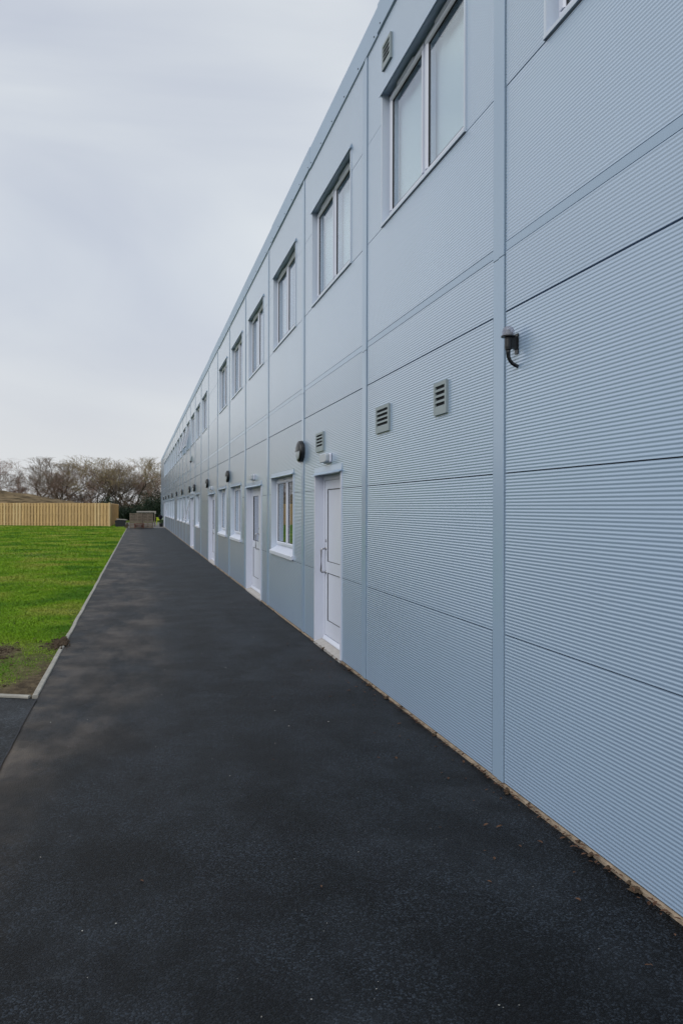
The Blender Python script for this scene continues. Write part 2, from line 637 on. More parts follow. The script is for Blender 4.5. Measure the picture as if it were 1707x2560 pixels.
XW = 2.131            # plane of the long wall
XK = -0.854           # path side face of the kerb
PATH_END = 66.2
CORNER = (-0.905, 7.53)
SK = 0.43             # lawn front edge runs off at an angle: y rises by SK for each metre to the left


def y_front(x):
    return CORNER[1] + SK * (CORNER[0] - x)


# path: a finely divided sheet, barely uneven
def sheet(name, m, xs, yfun, z, kind="structure", amp=0.0):
    nx = len(xs)
    vv, ff = [], []
    ny = None
    for i, x in enumerate(xs):
        ys = yfun(x)
        ny = len(ys)
        for y in ys:
            dz = amp * mnoise.noise(Vector((x * 0.7, y * 0.45, 3.1))) if amp else 0
            vv.append((x, y, z + dz))
    for i in range(nx - 1):
        for j in range(ny - 1):
            ff.append((i * ny + j, (i + 1) * ny + j, (i + 1) * ny + j + 1, i * ny + j + 1))
    o = MB().add(vv, ff).build(name, m, smooth=True)
    tag(o, kind=kind)
    return o


path = sheet("asphalt_path", 'asphalt', np.concatenate([[XK - 0.001, XK], np.linspace(XK + 0.05, XW + 0.06, 13)]),
             lambda x: np.concatenate([np.linspace(-9, 20, 90), np.linspace(20.5, PATH_END, 60)]), 0.0, amp=0.004)
me_ = path.data
for v_ in me_.vertices:             # ragged day joint where the path meets the older apron
    if v_.co.x < XK + 0.02 and v_.co.y < CORNER[1] - 0.02:
        j_ = 0.010 * mnoise.noise(Vector((v_.co.y * 2.5, 0, 5))) + 0.006 * mnoise.noise(Vector((v_.co.y * 9, 0, 8)))
        v_.co.x += j_ - 0.004
        if v_.co.x - j_ < XK - 0.0045:
            v_.co.z -= 0.014
apron = sheet("asphalt_apron", 'asphalt2', np.linspace(-45, XK + 0.03, 24),
              lambda x: np.linspace(-9, min(y_front(x), y_front(CORNER[0])+SK*max(0,CORNER[0]-x)) - 0.03, 24), -0.010)
V_, F_ = [], []
for i in range(120):                 # thin bitumen seal along the joint between path and apron
    y_ = -8.5 + i * (CORNER[1] + 8.4) / 119
    c_ = XK - 0.006 + 0.010 * mnoise.noise(Vector((y_ * 2.5, 0, 5))) + 0.006 * mnoise.noise(Vector((y_ * 9, 0, 8)))
    hw = 0.005 + 0.004 * mnoise.noise(Vector((y_ * 6, 3, 1)))
    V_ += [(c_ - hw, y_, 0.004), (c_ + hw, y_, 0.0075)]
    if i:
        F_.append((2 * i - 2, 2 * i - 1, 2 * i + 1, 2 * i))
tag(MB().add(V_, F_).build("tar_joint", 'dark'), kind="structure")
far_paving = MB().add([(-1.6, PATH_END, -0.002), (9, PATH_END, -0.002), (9, 90, -0.002), (-1.6, 90, -0.002)], [(0, 1, 2, 3)]).build("far_paving", 'paving')
tag(far_paving, kind="structure")

# lawn
def bare_at(x, y):
    """how bare the turf is (0 turf, 1 soil)"""
    d_edge = max(0.0, CORNER[0] - x)
    d_front = y - y_front(x)
    n = mnoise.noise(Vector((x * 1.6, y * 0.9, 0.3))) * 0.5 + mnoise.noise(Vector((x * 5, y * 3, 7.3))) * 0.3
    b = 0.0
    b += max(0.0, 0.95 - d_edge / 0.55) * max(0.15, 1 - d_front / 9.0)
    b += 0.70 * max(0.0, 1 - d_front / 1.8)
    # dark dug patch left of the corner
    b += 1.6 * math.exp(-(((x + 1.75) / 0.42) ** 2 + ((y - 10.05) / 0.55) ** 2))
    b += 0.5 * math.exp(-(((x + 1.0) / 0.15) ** 2 + ((y - 10.35) / 0.25) ** 2))
    n2 = mnoise.noise(Vector((x * 0.28, y * 0.11, 4.4)))
    b += 0.8 * max(0.0, n2 - 0.10) + 0.35 * max(0.0, mnoise.noise(Vector((x * 0.8, y * 0.25, 2.2))) - 0.1)
    b += 0.30 * max(0.0, 1 - d_front / 4.5)
    b += 0.35 * math.exp(-(((x + 1.55) / 0.5) ** 2 + ((y - 9.6) / 0.7) ** 2))
    return min(1.0, max(0.0, b + n * 0.75 - 0.22))


def lawn_z(x, y):
    return -0.012 + 0.014 * mnoise.noise(Vector((x * 1.1, y * 0.8, 9.0))) + 0.008 * mnoise.noise(Vector((x * 4, y * 3.0, 1.0)))


xs = np.concatenate([np.linspace(-60, -14, 12)[:-1], np.linspace(-14, -4, 24)[:-1], np.linspace(-4, -0.905, 40)])
fr = np.concatenate([np.linspace(0, 0.2, 70)[:-1], np.linspace(0.2, 1, 60)])
vv, ff, bare = [], [], []
for x in xs:
    y0 = y_front(x)
    for q in fr:
        y = y0 + (110 - y0) * q
        vv.append((x, y, lawn_z(x, y)))
        bare.append(bare_at(x, y))
ny = len(fr)
for i in range(len(xs) - 1):
    for j in range(ny - 1):
        ff.append((i * ny + j, (i + 1) * ny + j, (i + 1) * ny + j + 1, i * ny + j + 1))
lawn = MB().add(vv, ff).build("lawn", 'lawn', smooth=True)
a_ = lawn.data.attributes.new("bare", 'FLOAT', 'POINT')
a_.data.foreach_set("value", bare)
tag(lawn, kind="structure")


# grass blades
def make_grass():
    P = []
    zones = [(7.4, 12, 8000), (12, 18, 3600), (18, 28, 1500), (28, 45, 420), (45, 76, 170)]
    for y0, y1, dens in zones:
        xl = -0.235 * y1 - 1.2
        area = (y1 - y0) * (-0.905 - xl)
        n = int(area * dens)
        x = rng.uniform(xl, -0.915, n)
        y = rng.uniform(y0, y1, n)
        P.append(np.stack([x, y], 1))
    # thin cover further out to the side
    n = 26000
    P.append(np.stack([rng.uniform(-24, -0.95, n), rng.uniform(8, 78, n)], 1))
    P = np.concatenate(P)
    ok = P[:, 1] > CORNER[1] + SK * (CORNER[0] - P[:, 0]) + 0.02
    # keep the strip in front of the fence only
    ok &= ~((P[:, 0] < -2.45) & (P[:, 1] > 71.4 + 0.5 * (-2.4 - P[:, 0])))
    P = P[ok]
    u = rng.uniform(0, 1, len(P))
    keep = np.zeros(len(P), bool)
    hh = np.zeros(len(P))
    zz = np.zeros(len(P))
    for i, (x, y) in enumerate(P):
        b = bare_at(x, y)
        if u[i] > b * 1.05:
            keep[i] = True
            hh[i] = 1.0 - 0.55 * b
            zz[i] = lawn_z(x, y)
    P, hh, zz = P[keep], hh[keep], zz[keep]
    n = len(P)
    far = np.clip(P[:, 1] / 9.0, 1.0, 6.0)
    h = (0.014 + rng.uniform(0, 0.020, n)) * hh * (0.75 + 0.25 * far)
    wdt = 0.0035 * far * rng.uniform(0.7, 1.3, n) * 1.15
    a = rng.uniform(0, 2 * np.pi, n)
    lean = rng.uniform(0.5, 1.7, n) * h
    la = rng.uniform(0, 2 * np.pi, n)
    base = np.stack([P[:, 0], P[:, 1], zz - 0.004], 1)
    side = np.stack([np.cos(a), np.sin(a), np.zeros(n)], 1) * wdt[:, None]
    tip = base + np.stack([np.cos(la) * lean, np.sin(la) * lean, h], 1)
    v = np.empty((n * 3, 3))
    v[0::3] = base - side
    v[1::3] = base + side
    v[2::3] = tip
    f = np.arange(n * 3).reshape(-1, 3)
    o = put("grass", npmesh("grass", v, f, 'grass'))
    tag(o, "short bright green lawn grass beside the path", "grass", kind="stuff")


make_grass()

# kerb edgings
kerb = empty("kerb", (XK - 0.0255, CORNER[1], 0))
tag(kerb, kind="structure")
L_K = 0.905
kb = MB().prism_y([(-0.0255, -0.12), (0.0255, -0.12), (0.0255, 0.006), (0.019, 0.013), (-0.019, 0.013), (-0.0255, 0.006)], 0, L_K - 0.006).mesh("kerb_stone", 'kerb')
n_k = int((64.8 - CORNER[1]) / L_K)
for i in range(n_k):
    put("kerb_stone", kb, kerb, (random.uniform(-0.004, 0.004), i * L_K + random.uniform(-0.002, 0.002), random.uniform(-0.004, 0.004)),
        (0, random.uniform(-0.02, 0.02), random.uniform(-0.004, 0.004)))
ang = math.atan2(1, SK)            # direction of the front edge, running left and away
for i in range(28):
    dx = -math.sin(ang) * (0.03 + i * L_K)
    dy = math.cos(ang) * (0.03 + i * L_K)
    put("kerb_stone", kb, kerb, (dx - 0.02, dy - 0.001, random.uniform(-0.004, 0.003)), (0, 0, ang))

# soil spilt over the kerb and clods in the turf
def blob_cloud(name, m, spots, size, seed, flat=0.6):
    r = np.random.default_rng(seed)
    V, F = [], []
    ico = [(1, 0, 0), (-1, 0, 0), (0, 1, 0), (0, -1, 0), (0, 0, 1), (0, 0, -1)]
    icf = [(0, 2, 4), (2, 1, 4), (1, 3, 4), (3, 0, 4), (2, 0, 5), (1, 2, 5), (3, 1, 5), (0, 3, 5)]
    for (x, y, z) in spots:
        s = size[0] + (size[1] - size[0]) * r.random() ** 2.2
        j = r.uniform(0.6, 1.3, (6, 3))
        o = len(V)
        rot = r.uniform(0, 6.28)
        c, sn = math.cos(rot), math.sin(rot)
        for k, p in enumerate(ico):
            px, py, pz = p[0] * s * j[k, 0], p[1] * s * j[k, 1], p[2] * s * flat * j[k, 2]
            V.append((x + px * c - py * sn, y + px * sn + py * c, z + pz))
        F += [(o + a, o + b, o + c_) for a, b, c_ in icf]
    return MB().add(V, F).build(name, m)


sp = []
for i in range(300):
    t = random.random()
    x = random.gauss(-0.925, 0.05)
    y = random.gauss(10.32, 0.17)
    sp.append((x, y, 0.008 + 0.012 * math.exp(-((x + 0.9) / 0.08) ** 2) + random.uniform(0, .008)))
for i in range(420):
    x, y = random.gauss(-1.85, 0.22), random.gauss(10.0, 0.25)
    if x < -0.95 and y > y_front(x) + .1:
        sp.append((x, y, lawn_z(x, y) + 0.006))
for i in range(160):
    x, y = random.uniform(-2.4, -0.93), random.uniform(7.5, 12.5)
    if y > y_front(x) + .06:
        sp.append((x, y, lawn_z(x, y) + 0.004))
for i in range(110):
    y = random.uniform(1.6, 30) if i > 85 else random.uniform(1.6, 9)
    y += 0.25 * math.sin(y * 5.1)
    x = XW - 0.008 - abs(random.gauss(0, 0.010))
    sp.append((x, y, 0.004 + (0.016 if x > XW - 0.010 else 0.0) + random.uniform(0, 0.006)))
tag(blob_cloud("soil_clods", 'soil', sp, (0.006, 0.034), 3), "crumbs of dark soil on the lawn corner, the kerb and along the wall foot", "soil", kind="stuff")

sp = []
for i in range(190):
    x, y = random.uniform(-0.8, 2.05), random.uniform(1.9, 16) if i < 150 else random.uniform(16, 30)
    sp.append((x, y, 0.002))
tag(blob_cloud("stone_chippings", 'pebble', sp, (0.0012, 0.0068), 5, 0.5), "tiny pale stone chippings scattered on the asphalt", "chippings", kind="stuff")


def leaf_litter():
    V, F = [], []
    def leaf(x, y, z, s):
        a = random.uniform(0, 6.28)
        til = random.uniform(-0.6, 0.6)
        ca, sa = math.cos(a), math.sin(a)
        pts = [(-1, 0, 0), (-0.2, 0.45, 0.22), (0.5, 0.32, 0.25), (1, 0, 0.05), (0.5, -0.32, 0.2), (-0.2, -0.45, 0.15)]
        o = len(V)
        for p in pts:
            X, Y_, Z = p[0] * s, p[1] * s, (p[2] + til * p[0] * 0.3 + 0.2) * s
            V.append((x + X * ca - Y_ * sa, y + X * sa + Y_ * ca, z + Z))
        F.append((o, o + 1, o + 2, o + 3))
        F.append((o, o + 3, o + 4, o + 5))
    for i in range(700):
        y = random.uniform(1.5, 40) if i > 360 else random.uniform(1.6, 10)
        x = XW - 0.018 - abs(random.gauss(0, 0.014))
        if random.random() < 0.15:
            x = XW - 0.05 - abs(random.gauss(0, 0.25))
        leaf(x, y, 0.003 + max(0.0, 0.020 - (XW - 0.02 - x) * 0.6), random.uniform(0.007, 0.020))
    for i in range(20):
        leaf(random.uniform(-0.8, 1.7), random.uniform(2.5, 18), 0.002, random.uniform(0.006, 0.014))
    o = MB().add(V, F).build("leaf_litter", 'leafbrown')
    tag(o, "dry brown leaves caught along the foot of the wall", "leaf litter", kind="stuff")


leaf_litter()

# ================================================================== THE LONG BUILDING
bld = empty("modular_building", (XW, 0, 0), "long two storey building clad in ribbed pale blue grey metal panels", "building")
M_W = 3.0
S0 = 1.42                      # seam 0
B0, B1 = -2, 25                # first and last bay


def seam(k):
    return S0 + M_W * k


STRIP = 0.165
PITCH = 0.97 / 50
AMP = 0.00100
ROOF_Z = 6.29
ROWS = [(0.032, 0.9185), (0.9235, 1.8865), (1.892, 2.851), (2.862, 3.2185), (3.2795, 4.2065), (4.2125, 5.1615), (5.1665, 6.035)]
UW = (0.60, 2.52, 4.215, 5.42)      # upper window in a bay: y0 y1 z0 z1
LW = (0.74, 2.68, 0.93, 2.165)      # lower window
D1 = (0.967, 2.33, 0.0, 2.085)      # single door
D2 = (0.80, 2.84, 0.0, 2.085)       # double door

upper = {k: True for k in range(B0, B1 + 1)}
for k in (7, 23, 24, 25):
    upper[k] = False
lower = {k: None for k in range(B0, B1 + 1)}
lower[2] = 'single'
for k in (4, 7, 10, 22):
    lower[k] = 'double'
for k in (3, 5, 6, 9, 11, 12, 13, 14, 16, 17, 18, 19, 20, 21):
    lower[k] = 'window'


def holes(k):
    hs = []
    if upper[k]:
        hs.append(UW)
    lo = lower[k]
    if lo == 'window':
        hs.append(LW)
    elif lo == 'single':
        hs.append(D1)
    elif lo == 'double':
        hs.append(D2)
    return hs


cache = {}


def ribbed(row, hs):
    """one ribbed sheet of a bay, with the openings cut out and its edges folded back"""
    z0, z1 = ROWS[row]
    hs = [h for h in hs if h[2] < z1 - 0.003 and h[3] > z0 + 0.003]
    key = (row, tuple(hs))
    if key in cache:
        return cache[key]
    runs = [(STRIP + 0.002, M_W - 0.008)]
    for h in list(hs):
        if h[2] <= z0 + 0.03 and h[3] >= z1 - 0.03:      # the opening parts the sheet in two
            runs = [(runs[0][0], h[0] + 0.01), (h[1] - 0.01, runs[0][1])]
            hs = [q for q in hs if q != h]
    cache[key] = [ribbed_piece(z0, z1, hs, a, b) for a, b in runs]
    return cache[key]


def ribbed_piece(z0, z1, hs, ya, yb):
    n = int(round((z1 - z0) / PITCH * 8))
    zs = [z0 + (z1 - z0) * i / n for i in range(n + 1)]
    ys = sorted({ya, yb} | {h[0] + 0.01 for h in hs} | {h[1] - 0.01 for h in hs})
    V, F = [], []
    idx = {}

    def vid(i, j, back=False):
        if (i, j, back) not in idx:
            z = zs[i]
            ph = (z - z0) / PITCH * 2 * math.pi
            c = math.cos(ph)
            o = AMP * (1 + c)
            if i in (0, n):
                o = AMP * 1.2
            idx[(i, j, back)] = len(V)
            V.append((0.028 if back else -o, ys[j], z))
        return idx[(i, j, back)]

    for i in range(n):
        zm = (zs[i] + zs[i + 1]) / 2
        for j in range(len(ys) - 1):
            ym = (ys[j] + ys[j + 1]) / 2
            if any(h[0] < ym < h[1] and h[2] + 0.012 < zm < h[3] - 0.012 for h in hs):
                continue
            F.append((vid(i, j), vid(i, j + 1), vid(i + 1, j + 1), vid(i + 1, j)))
    # folded edges top, bottom and sides
    for i in (0, n):
        for j in range(len(ys) - 1):
            ym = (ys[j] + ys[j + 1]) / 2
            zq = zs[i] + (0.013 if i == 0 else -0.013)
            if any(h[0] < ym < h[1] and h[2] < zq < h[3] for h in hs):
                continue
            F.append((vid(i, j), vid(i, j + 1), vid(i, j + 1, True), vid(i, j, True)))
    me = MB().add(V, F).mesh("cladding_panel", 'paint', smooth=False)
    sm = [True] * len(me.polygons)
    me.polygons.foreach_set("use_smooth", sm)
    try:
        me.set_sharp_from_angle(angle=R(55))
    except Exception:
        pass
    return me


def flat_with_holes(ya, yb, za, zb, hs, x):
    ys = sorted({ya, yb} | {h[0] for h in hs} | {h[1] for h in hs})
    zs = sorted({za, zb} | {h[2] for h in hs if h[2] > za} | {h[3] for h in hs})
    mb = MB()
    for i in range(len(zs) - 1):
        for j in range(len(ys) - 1):
            ym, zm = (ys[j] + ys[j + 1]) / 2, (zs[i] + zs[i + 1]) / 2
            if any(h[0] < ym < h[1] and h[2] < zm < h[3] for h in hs):
                continue
            y0, y1, z0, z1 = ys[j], ys[j + 1], zs[i], zs[i + 1]
            mb.add([(x, y0, z0), (x, y1, z0), (x, y1, z1), (x, y0, z1)], [(0, 1, 2, 3)])
    return mb


band_me = MB().prism_y([(0.02, 3.223), (-0.001, 3.223), (-0.001, 3.275), (0.02, 3.275)], STRIP + 0.002, M_W - 0.008).mesh("band_trim", 'strip')
# cover strip profile (x, y): a proud flat near the seam, a lower flat beside the next sheet
sp_prof = [(0.02, 0.0), (-0.009, 0.0), (-0.010, 0.003), (-0.010, 0.074), (-0.006, 0.080), (-0.004, 0.084), (-0.004, 0.160), (0.0, STRIP), (0.02, STRIP)]
st_lo = MB().prism_z(sp_prof, 0.03, 3.198).mesh("cover_strip", 'strip')
st_up = MB().prism_z(sp_prof, 3.203, 6.035).mesh("cover_strip", 'strip')
backing_cache = {}

for k in range(B0, B1 + 1):
    y0 = seam(k)
    hs = holes(k)
    for r in range(len(ROWS)):
        for pm in ribbed(r, hs):
            put("cladding_panel", pm, bld, (random.uniform(-0.0012, 0.0012), y0, 0))
    put("band_trim", band_me, bld, (0, y0, 0))
    put("cover_strip", st_lo, bld, (0, y0, 0))
    put("cover_strip", st_up, bld, (random.uniform(-0.0015, 0.0015), y0 + random.uniform(-0.003, 0.003), 0))
    key = tuple(hs)
    if key not in backing_cache:
        backing_cache[key] = flat_with_holes(0, M_W, 0.0, 6.2, hs, 0.03).mesh("inner_lining", 'dark')
    put("inner_lining", backing_cache[key], bld, (0, y0, 0))
YA, YB = seam(B0), seam(B1 + 1)
# finishing strip at the far corner and the far end wall
MB().prism_z([(0.05, -0.02), (-0.012, -0.02), (-0.012, 0.10), (0.16, 0.10), (0.16, 0.06), (0.05, 0.06)], 0.03, 6.035).build("corner_trim", 'strip', bld, (0, YB + 0.02, 0))
MB().box(0.10, 11.8, YB + 0.02, YB + 0.08, 0.0, 6.1).build("end_wall", 'paint', bld)
MB().box(0.10, 11.8, YA - 0.08, YA - 0.02, 0.0, 6.1).build("end_wall", 'paint', bld)
MB().box(11.8, 11.9, YA - 0.08, YB + 0.08, 0.0, 6.1).build("rear_wall", 'paint', bld)
MB().box(0.06, 11.9, YA, YB, 6.14, 6.20).build("roof", 'roof', bld)
MB().box(0.13, 11.7, YA, YB, 3.05, 3.30).build("floor_slab", 'interior', bld)
MB().box(0.13, 11.7, YA, YB, -0.02, 0.04).build("floor_slab", 'roof', bld)
MB().box(4.6, 4.7, YA, YB, 0.04, 6.1).build("inner_wall", 'interior', bld)
# base strip
for i in range(14):
    ya = YA + i * 6 + 0.02
    MB().prism_y([(0.03, -0.05), (-0.009, -0.05), (-0.008, 0.016), (0.003, 0.023), (0.03, 0.023)], ya, ya + 5.99).build(
        "base_strip", 'tan', bld, (random.uniform(-0.003, 0.003), 0, random.uniform(-0.004, 0.003)))

# fascia sheets with their screws
fa = MB().prism_y([(0.06, 6.00), (-0.014, 6.034), (-0.016, 6.040), (-0.012, 6.30), (0.06, 6.30)], 0, M_W - 0.004).mesh("fascia_sheet", 'fascia')
scr = MB()
for i in range(6):
    yc = 0.10 + i * 0.56
    scr.lathe([(0.0, -0.0215), (0.007, -0.0205), (0.009, -0.014)], 'x', 8, centre=(0, yc, 6.075))
scr_me = scr.mesh("screw_row", 'gasket')
for k in range(B0, B1 + 1):
    f = put("fascia_sheet", fa, bld, (random.uniform(-0.004, 0.004), seam(k) - 0.37, random.uniform(-0.010, 0.010)),
            (random.uniform(-0.0035, 0.0035), 0, random.uniform(-0.0018, 0.0018)))
    put("screw_row", scr_me, f)


# ------------------------------------------------------------------ windows
def proto(name, me, parent, loc=(0, 0, 0)):
    o = put(name, me, parent, loc)
    ALLCH.setdefault(parent.name, []).append(o)
    return o


def window_proto(spec, upper_floor):
    """a two light casement: pressed metal surround, white frame, two sashes with panes"""
    y0, y1, z0, z1 = 0.0, spec[1] - spec[0], spec[2], spec[3]
    W = y1 - y0
    dep = 0.075 if upper_floor else 0.10
    fl = 0.026
    # the surround: flange on the wall face and the reveal going back
    jf = MB()
    jf.prism_z([(-0.010, y1 - fl), (-0.010, y1), (0.004, y1), (0.004, y1 - 0.004), (dep, y1 - 0.006), (dep, y1 - fl)], z0, z1)       # far jamb
    jn = MB()
    jn.prism_z([(-0.010, y0), (-0.010, y0 + fl), (dep, y0 + fl), (dep, y0 + 0.006), (0.004, y0 + 0.004), (0.004, y0)], z0, z1)       # near jamb
    fr_ = MB()
    win = put("window", bpy.data.meshes.new("window"), bld)
    proto("jamb", jf.mesh("jamb", 'surround'), win)
    proto("jamb", jn.mesh("jamb", 'surround'), win)
    # head flashing, turned out to a drip
    if upper_floor:
        hp = [(dep, z1 - 0.012), (dep, z1 + 0.001), (0.004, z1 + 0.03), (-0.006, z1 + 0.03), (-0.030, z1 - 0.022), (-0.028, z1 - 0.026), (-0.008, z1 - 0.012)]
    else:
        hp = [(dep, z1 - 0.010), (dep, z1 + 0.002), (0.004, z1 + 0.064), (-0.005, z1 + 0.064), (-0.008, z1 + 0.012), (-0.036, z1 - 0.006), (-0.036, z1 - 0.011), (-0.006, z1 - 0.003)]
    hf = MB().prism_y(hp, y0 - 0.012, y1 + 0.012).mesh("head_flashing", 'strip')
    proto("head_flashing", hf, win)
    # sill
    if upper_floor:
        sl = MB().prism_y([(dep, z0 + 0.055), (dep, z0), (-0.016, z0), (-0.016, z0 + 0.022)], y0 + 0.002, y1 - 0.002).mesh("sill", 'surround')
        proto("sill", sl, win)
        zf0 = z0 + 0.04
    else:
        sl = MB().prism_y([(dep, z0 + 0.135), (dep, z0 + 0.09), (-0.028, z0 + 0.0), (-0.034, z0 + 0.0), (-0.034, z0 + 0.050), (-0.028, z0 + 0.058)], y0 - 0.006, y1 + 0.006).mesh("sill", 'white')
        proto("sill", sl, win)
        zf0 = z0 + 0.115
    zf1 = z1 - 0.012
    # fixed frame with centre mullion
    ft = 0.052
    ya, yb = y0 + fl, y1 - fl
    ym = (ya + yb) / 2
    fx0, fx1 = dep - 0.008, dep + 0.06
    fr_.box(fx0, fx1, ya, yb, zf0, zf0 + ft)
    fr_.box(fx0, fx1, ya, yb, zf1 - ft, zf1)
    fr_.box(fx0, fx1, ya, ya + ft, zf0 + ft, zf1 - ft)
    fr_.box(fx0, fx1, yb - ft, yb, zf0 + ft, zf1 - ft)
    fr_.box(fx0, fx1, ym - 0.032, ym + 0.032, zf0 + ft, zf1 - ft)
    win.data = fr_.mesh("window", 'white')
    # sashes hang from their top edge (origin there) so that some can stand open
    sash_h = (zf1 - ft + 0.012) - (zf0 + ft - 0.012)
    ztop = zf1 - ft + 0.012
    for (a, b) in ((ya + ft - 0.012, ym - 0.020), (ym + 0.020, yb - ft + 0.012)):
        ww = b - a
        t_ = 0.048
        sa = MB()
        x0, x1 = -0.020, 0.03
        # bevelled face so that the inner edge sinks towards the glass
        def bar(prof, yy0, yy1):
            sa.prism_y(prof, yy0, yy1)
        sa.prism_y([(x0, 0), (x1, 0), (x1, -t_), (x0 + 0.012, -t_), (x0, -t_ + 0.014)], 0, ww)
        sa.prism_y([(x0, -sash_h), (x0, -sash_h + t_ - 0.014), (x0 + 0.012, -sash_h + t_), (x1, -sash_h + t_), (x1, -sash_h)], 0, ww)
        sa.prism_z([(x0, 0), (x0, t_ - 0.014), (x0 + 0.012, t_), (x1, t_), (x1, 0)], -sash_h + t_, -t_)
        sa.prism_z([(x0, ww), (x1, ww), (x1, ww - t_), (x0 + 0.012, ww - t_), (x0, ww - t_ + 0.014)], -sash_h + t_, -t_)
        so_ = proto("sash", sa.mesh("sash", 'white'), win, (dep - 0.008, a, ztop))
        gk = MB()
        gx = x0 + 0.013
        for (g0, g1, h0, h1) in ((t_, t_ + 0.009, -sash_h + t_, -t_), (ww - t_ - 0.012, ww - t_, -sash_h + t_, -t_),
                                 (t_, ww - t_, -t_ - 0.007, -t_), (t_, ww - t_, -sash_h + t_, -sash_h + t_ + 0.006)):
            gk.box(gx, gx + 0.012, g0, g1, h0, h1)
        proto("gasket", gk.mesh("gasket", 'gasket'), win, (dep - 0.008, a, ztop))
        pn = MB().box(gx + 0.006, gx + 0.010, t_ + 0.004, ww - t_ - 0.004, -sash_h + t_ + 0.002, -t_ - 0.002)
        proto("pane", pn.mesh("pane", 'glass'), win, (dep - 0.008, a, ztop))
        # trickle vent on the head of the frame
        ym_ = (a + b) / 2
        tv = MB().prism_y([(0.0, zf1 - 0.046), (-0.024, zf1 - 0.050), (-0.026, zf1 - 0.022), (0.0, zf1 - 0.008)], ym_ - 0.21, ym_ + 0.21)
        proto("trickle_vent", tv.mesh("trickle_vent", 'white'), win, (fx0, 0, 0))
        iv = MB().box(gx + 0.02, gx + 0.045, ww / 2 - 0.22, ww / 2 + 0.22, -t_ - 0.045, -t_ - 0.004)
        proto("inner_vent", iv.mesh("inner_vent", 'gasket'), win, (dep - 0.008, a, ztop))
    if upper_floor:
        bl = MB().box(dep + 0.075, dep + 0.079, ya + 0.02, yb - 0.02, zf0 + 0.02, zf1 - 0.02)
        proto("blind", bl.mesh("blind", 'blind'), win)
    return win


wu = window_proto(UW, True)
wl = window_proto(LW, False)
first = {'u': True, 'l': True}
HINGED = ("sash", "gasket", "pane", "inner_vent")


def place_window(src, key, k, y, opening=()):
    if first[key]:
        o = src
        first[key] = False
        kids = ALLCH[src.name]
        src.location = (0, y, 0)
        return o
    o = src.copy()
    COL.objects.link(o)
    o.parent = bld
    o.location = (0, y, 0)
    cnt = {}
    for ch in ALLCH[src.name]:
        c = ch.copy()
        COL.objects.link(c)
        c.parent = o
        st = ch.name.split('.')[0]
        i = cnt.get(st, 0)
        cnt[st] = i + 1
        if st in HINGED and i in opening:
            c.rotation_euler = (0, R(opening[i]), 0)
            c.location.x -= 0.01
    return o


for k in range(B0, B1 + 1):
    if upper[k]:
        op = {11: {0: 12, 1: 12}, 12: {0: 13, 1: 12}, 13: {0: 12}}.get(k, {})
        place_window(wu, 'u', k, seam(k) + UW[0], op)
for k in range(B0, B1 + 1):
    if lower[k] == 'window':
        op = {11: {0: 12}, 12: {1: 4}, 20: {0: 11}}.get(k, {})
        place_window(wl, 'l', k, seam(k) + LW[0], op)

# pale blinds drawn in a few lower rooms
for k in (5, 6, 9, 11, 12, 13, 14, 16, 17, 18):
    MB().box(0.20, 0.204, 0.05, 1.88, 1.03, 2.15).build("room_blind", 'blind', bld, (0, seam(k) + LW[0], 0))


# ------------------------------------------------------------------ doors
def door_surround(W, z1, double):
    dep = 0.105
    fl = 0.045
    jf = MB()
    jf.prism_z([(-0.010, W - fl), (-0.010, W), (0.004, W), (0.004, W - 0.004), (dep, W - 0.006), (dep, W - fl)], 0.02, z1)
    jn = MB()
    jn.prism_z([(-0.010, 0), (-0.010, fl), (dep, fl), (dep, 0.006), (0.004, 0.004), (0.004, 0)], 0.02, z1)
    d = put("door", bpy.data.meshes.new("door"), bld)
    proto("jamb", jf.mesh("jamb", 'white'), d)
    proto("jamb", jn.mesh("jamb", 'white'), d)
    hp = [(dep, z1 - 0.010), (dep, z1 + 0.002), (0.004, z1 + 0.075), (-0.005, z1 + 0.075), (-0.008, z1 + 0.014), (-0.040, z1 - 0.010), (-0.040, z1 - 0.016), (-0.006, z1 - 0.003)]
    proto("head_flashing", MB().prism_y(hp, -0.014, W + 0.014).mesh("head_flashing", 'strip'), d)
    proto("doorstep", MB().prism_y([(dep + 0.06, -0.02), (dep + 0.06, 0.062), (dep - 0.01, 0.060), (-0.016, 0.028), (-0.018, -0.02)], 0.002, W - 0.002).mesh("doorstep", 'conc'), d)
    ya, yb = fl, W - fl
    ft = 0.06
    zb, zt = 0.062, z1 - 0.012
    f = MB()
    x0, x1 = dep - 0.008, dep + 0.06
    f.box(x0, x1, ya, ya + ft, zb, zt)
    f.box(x0, x1, yb - ft, yb, zb, zt)
    f.box(x0, x1, ya + ft, yb - ft, zt - ft, zt)
    f.prism_y([(x1, zb), (x1, zb + 0.055), (x0, zb + 0.050), (x0 - 0.02, zb + 0.012), (x0 - 0.02, zb)], ya + ft, yb - ft)
    d.data = f.mesh("door", 'white')
    return d, dep, ya + ft + 0.004, yb - ft - 0.004, zb + 0.058, zt - ft - 0.004


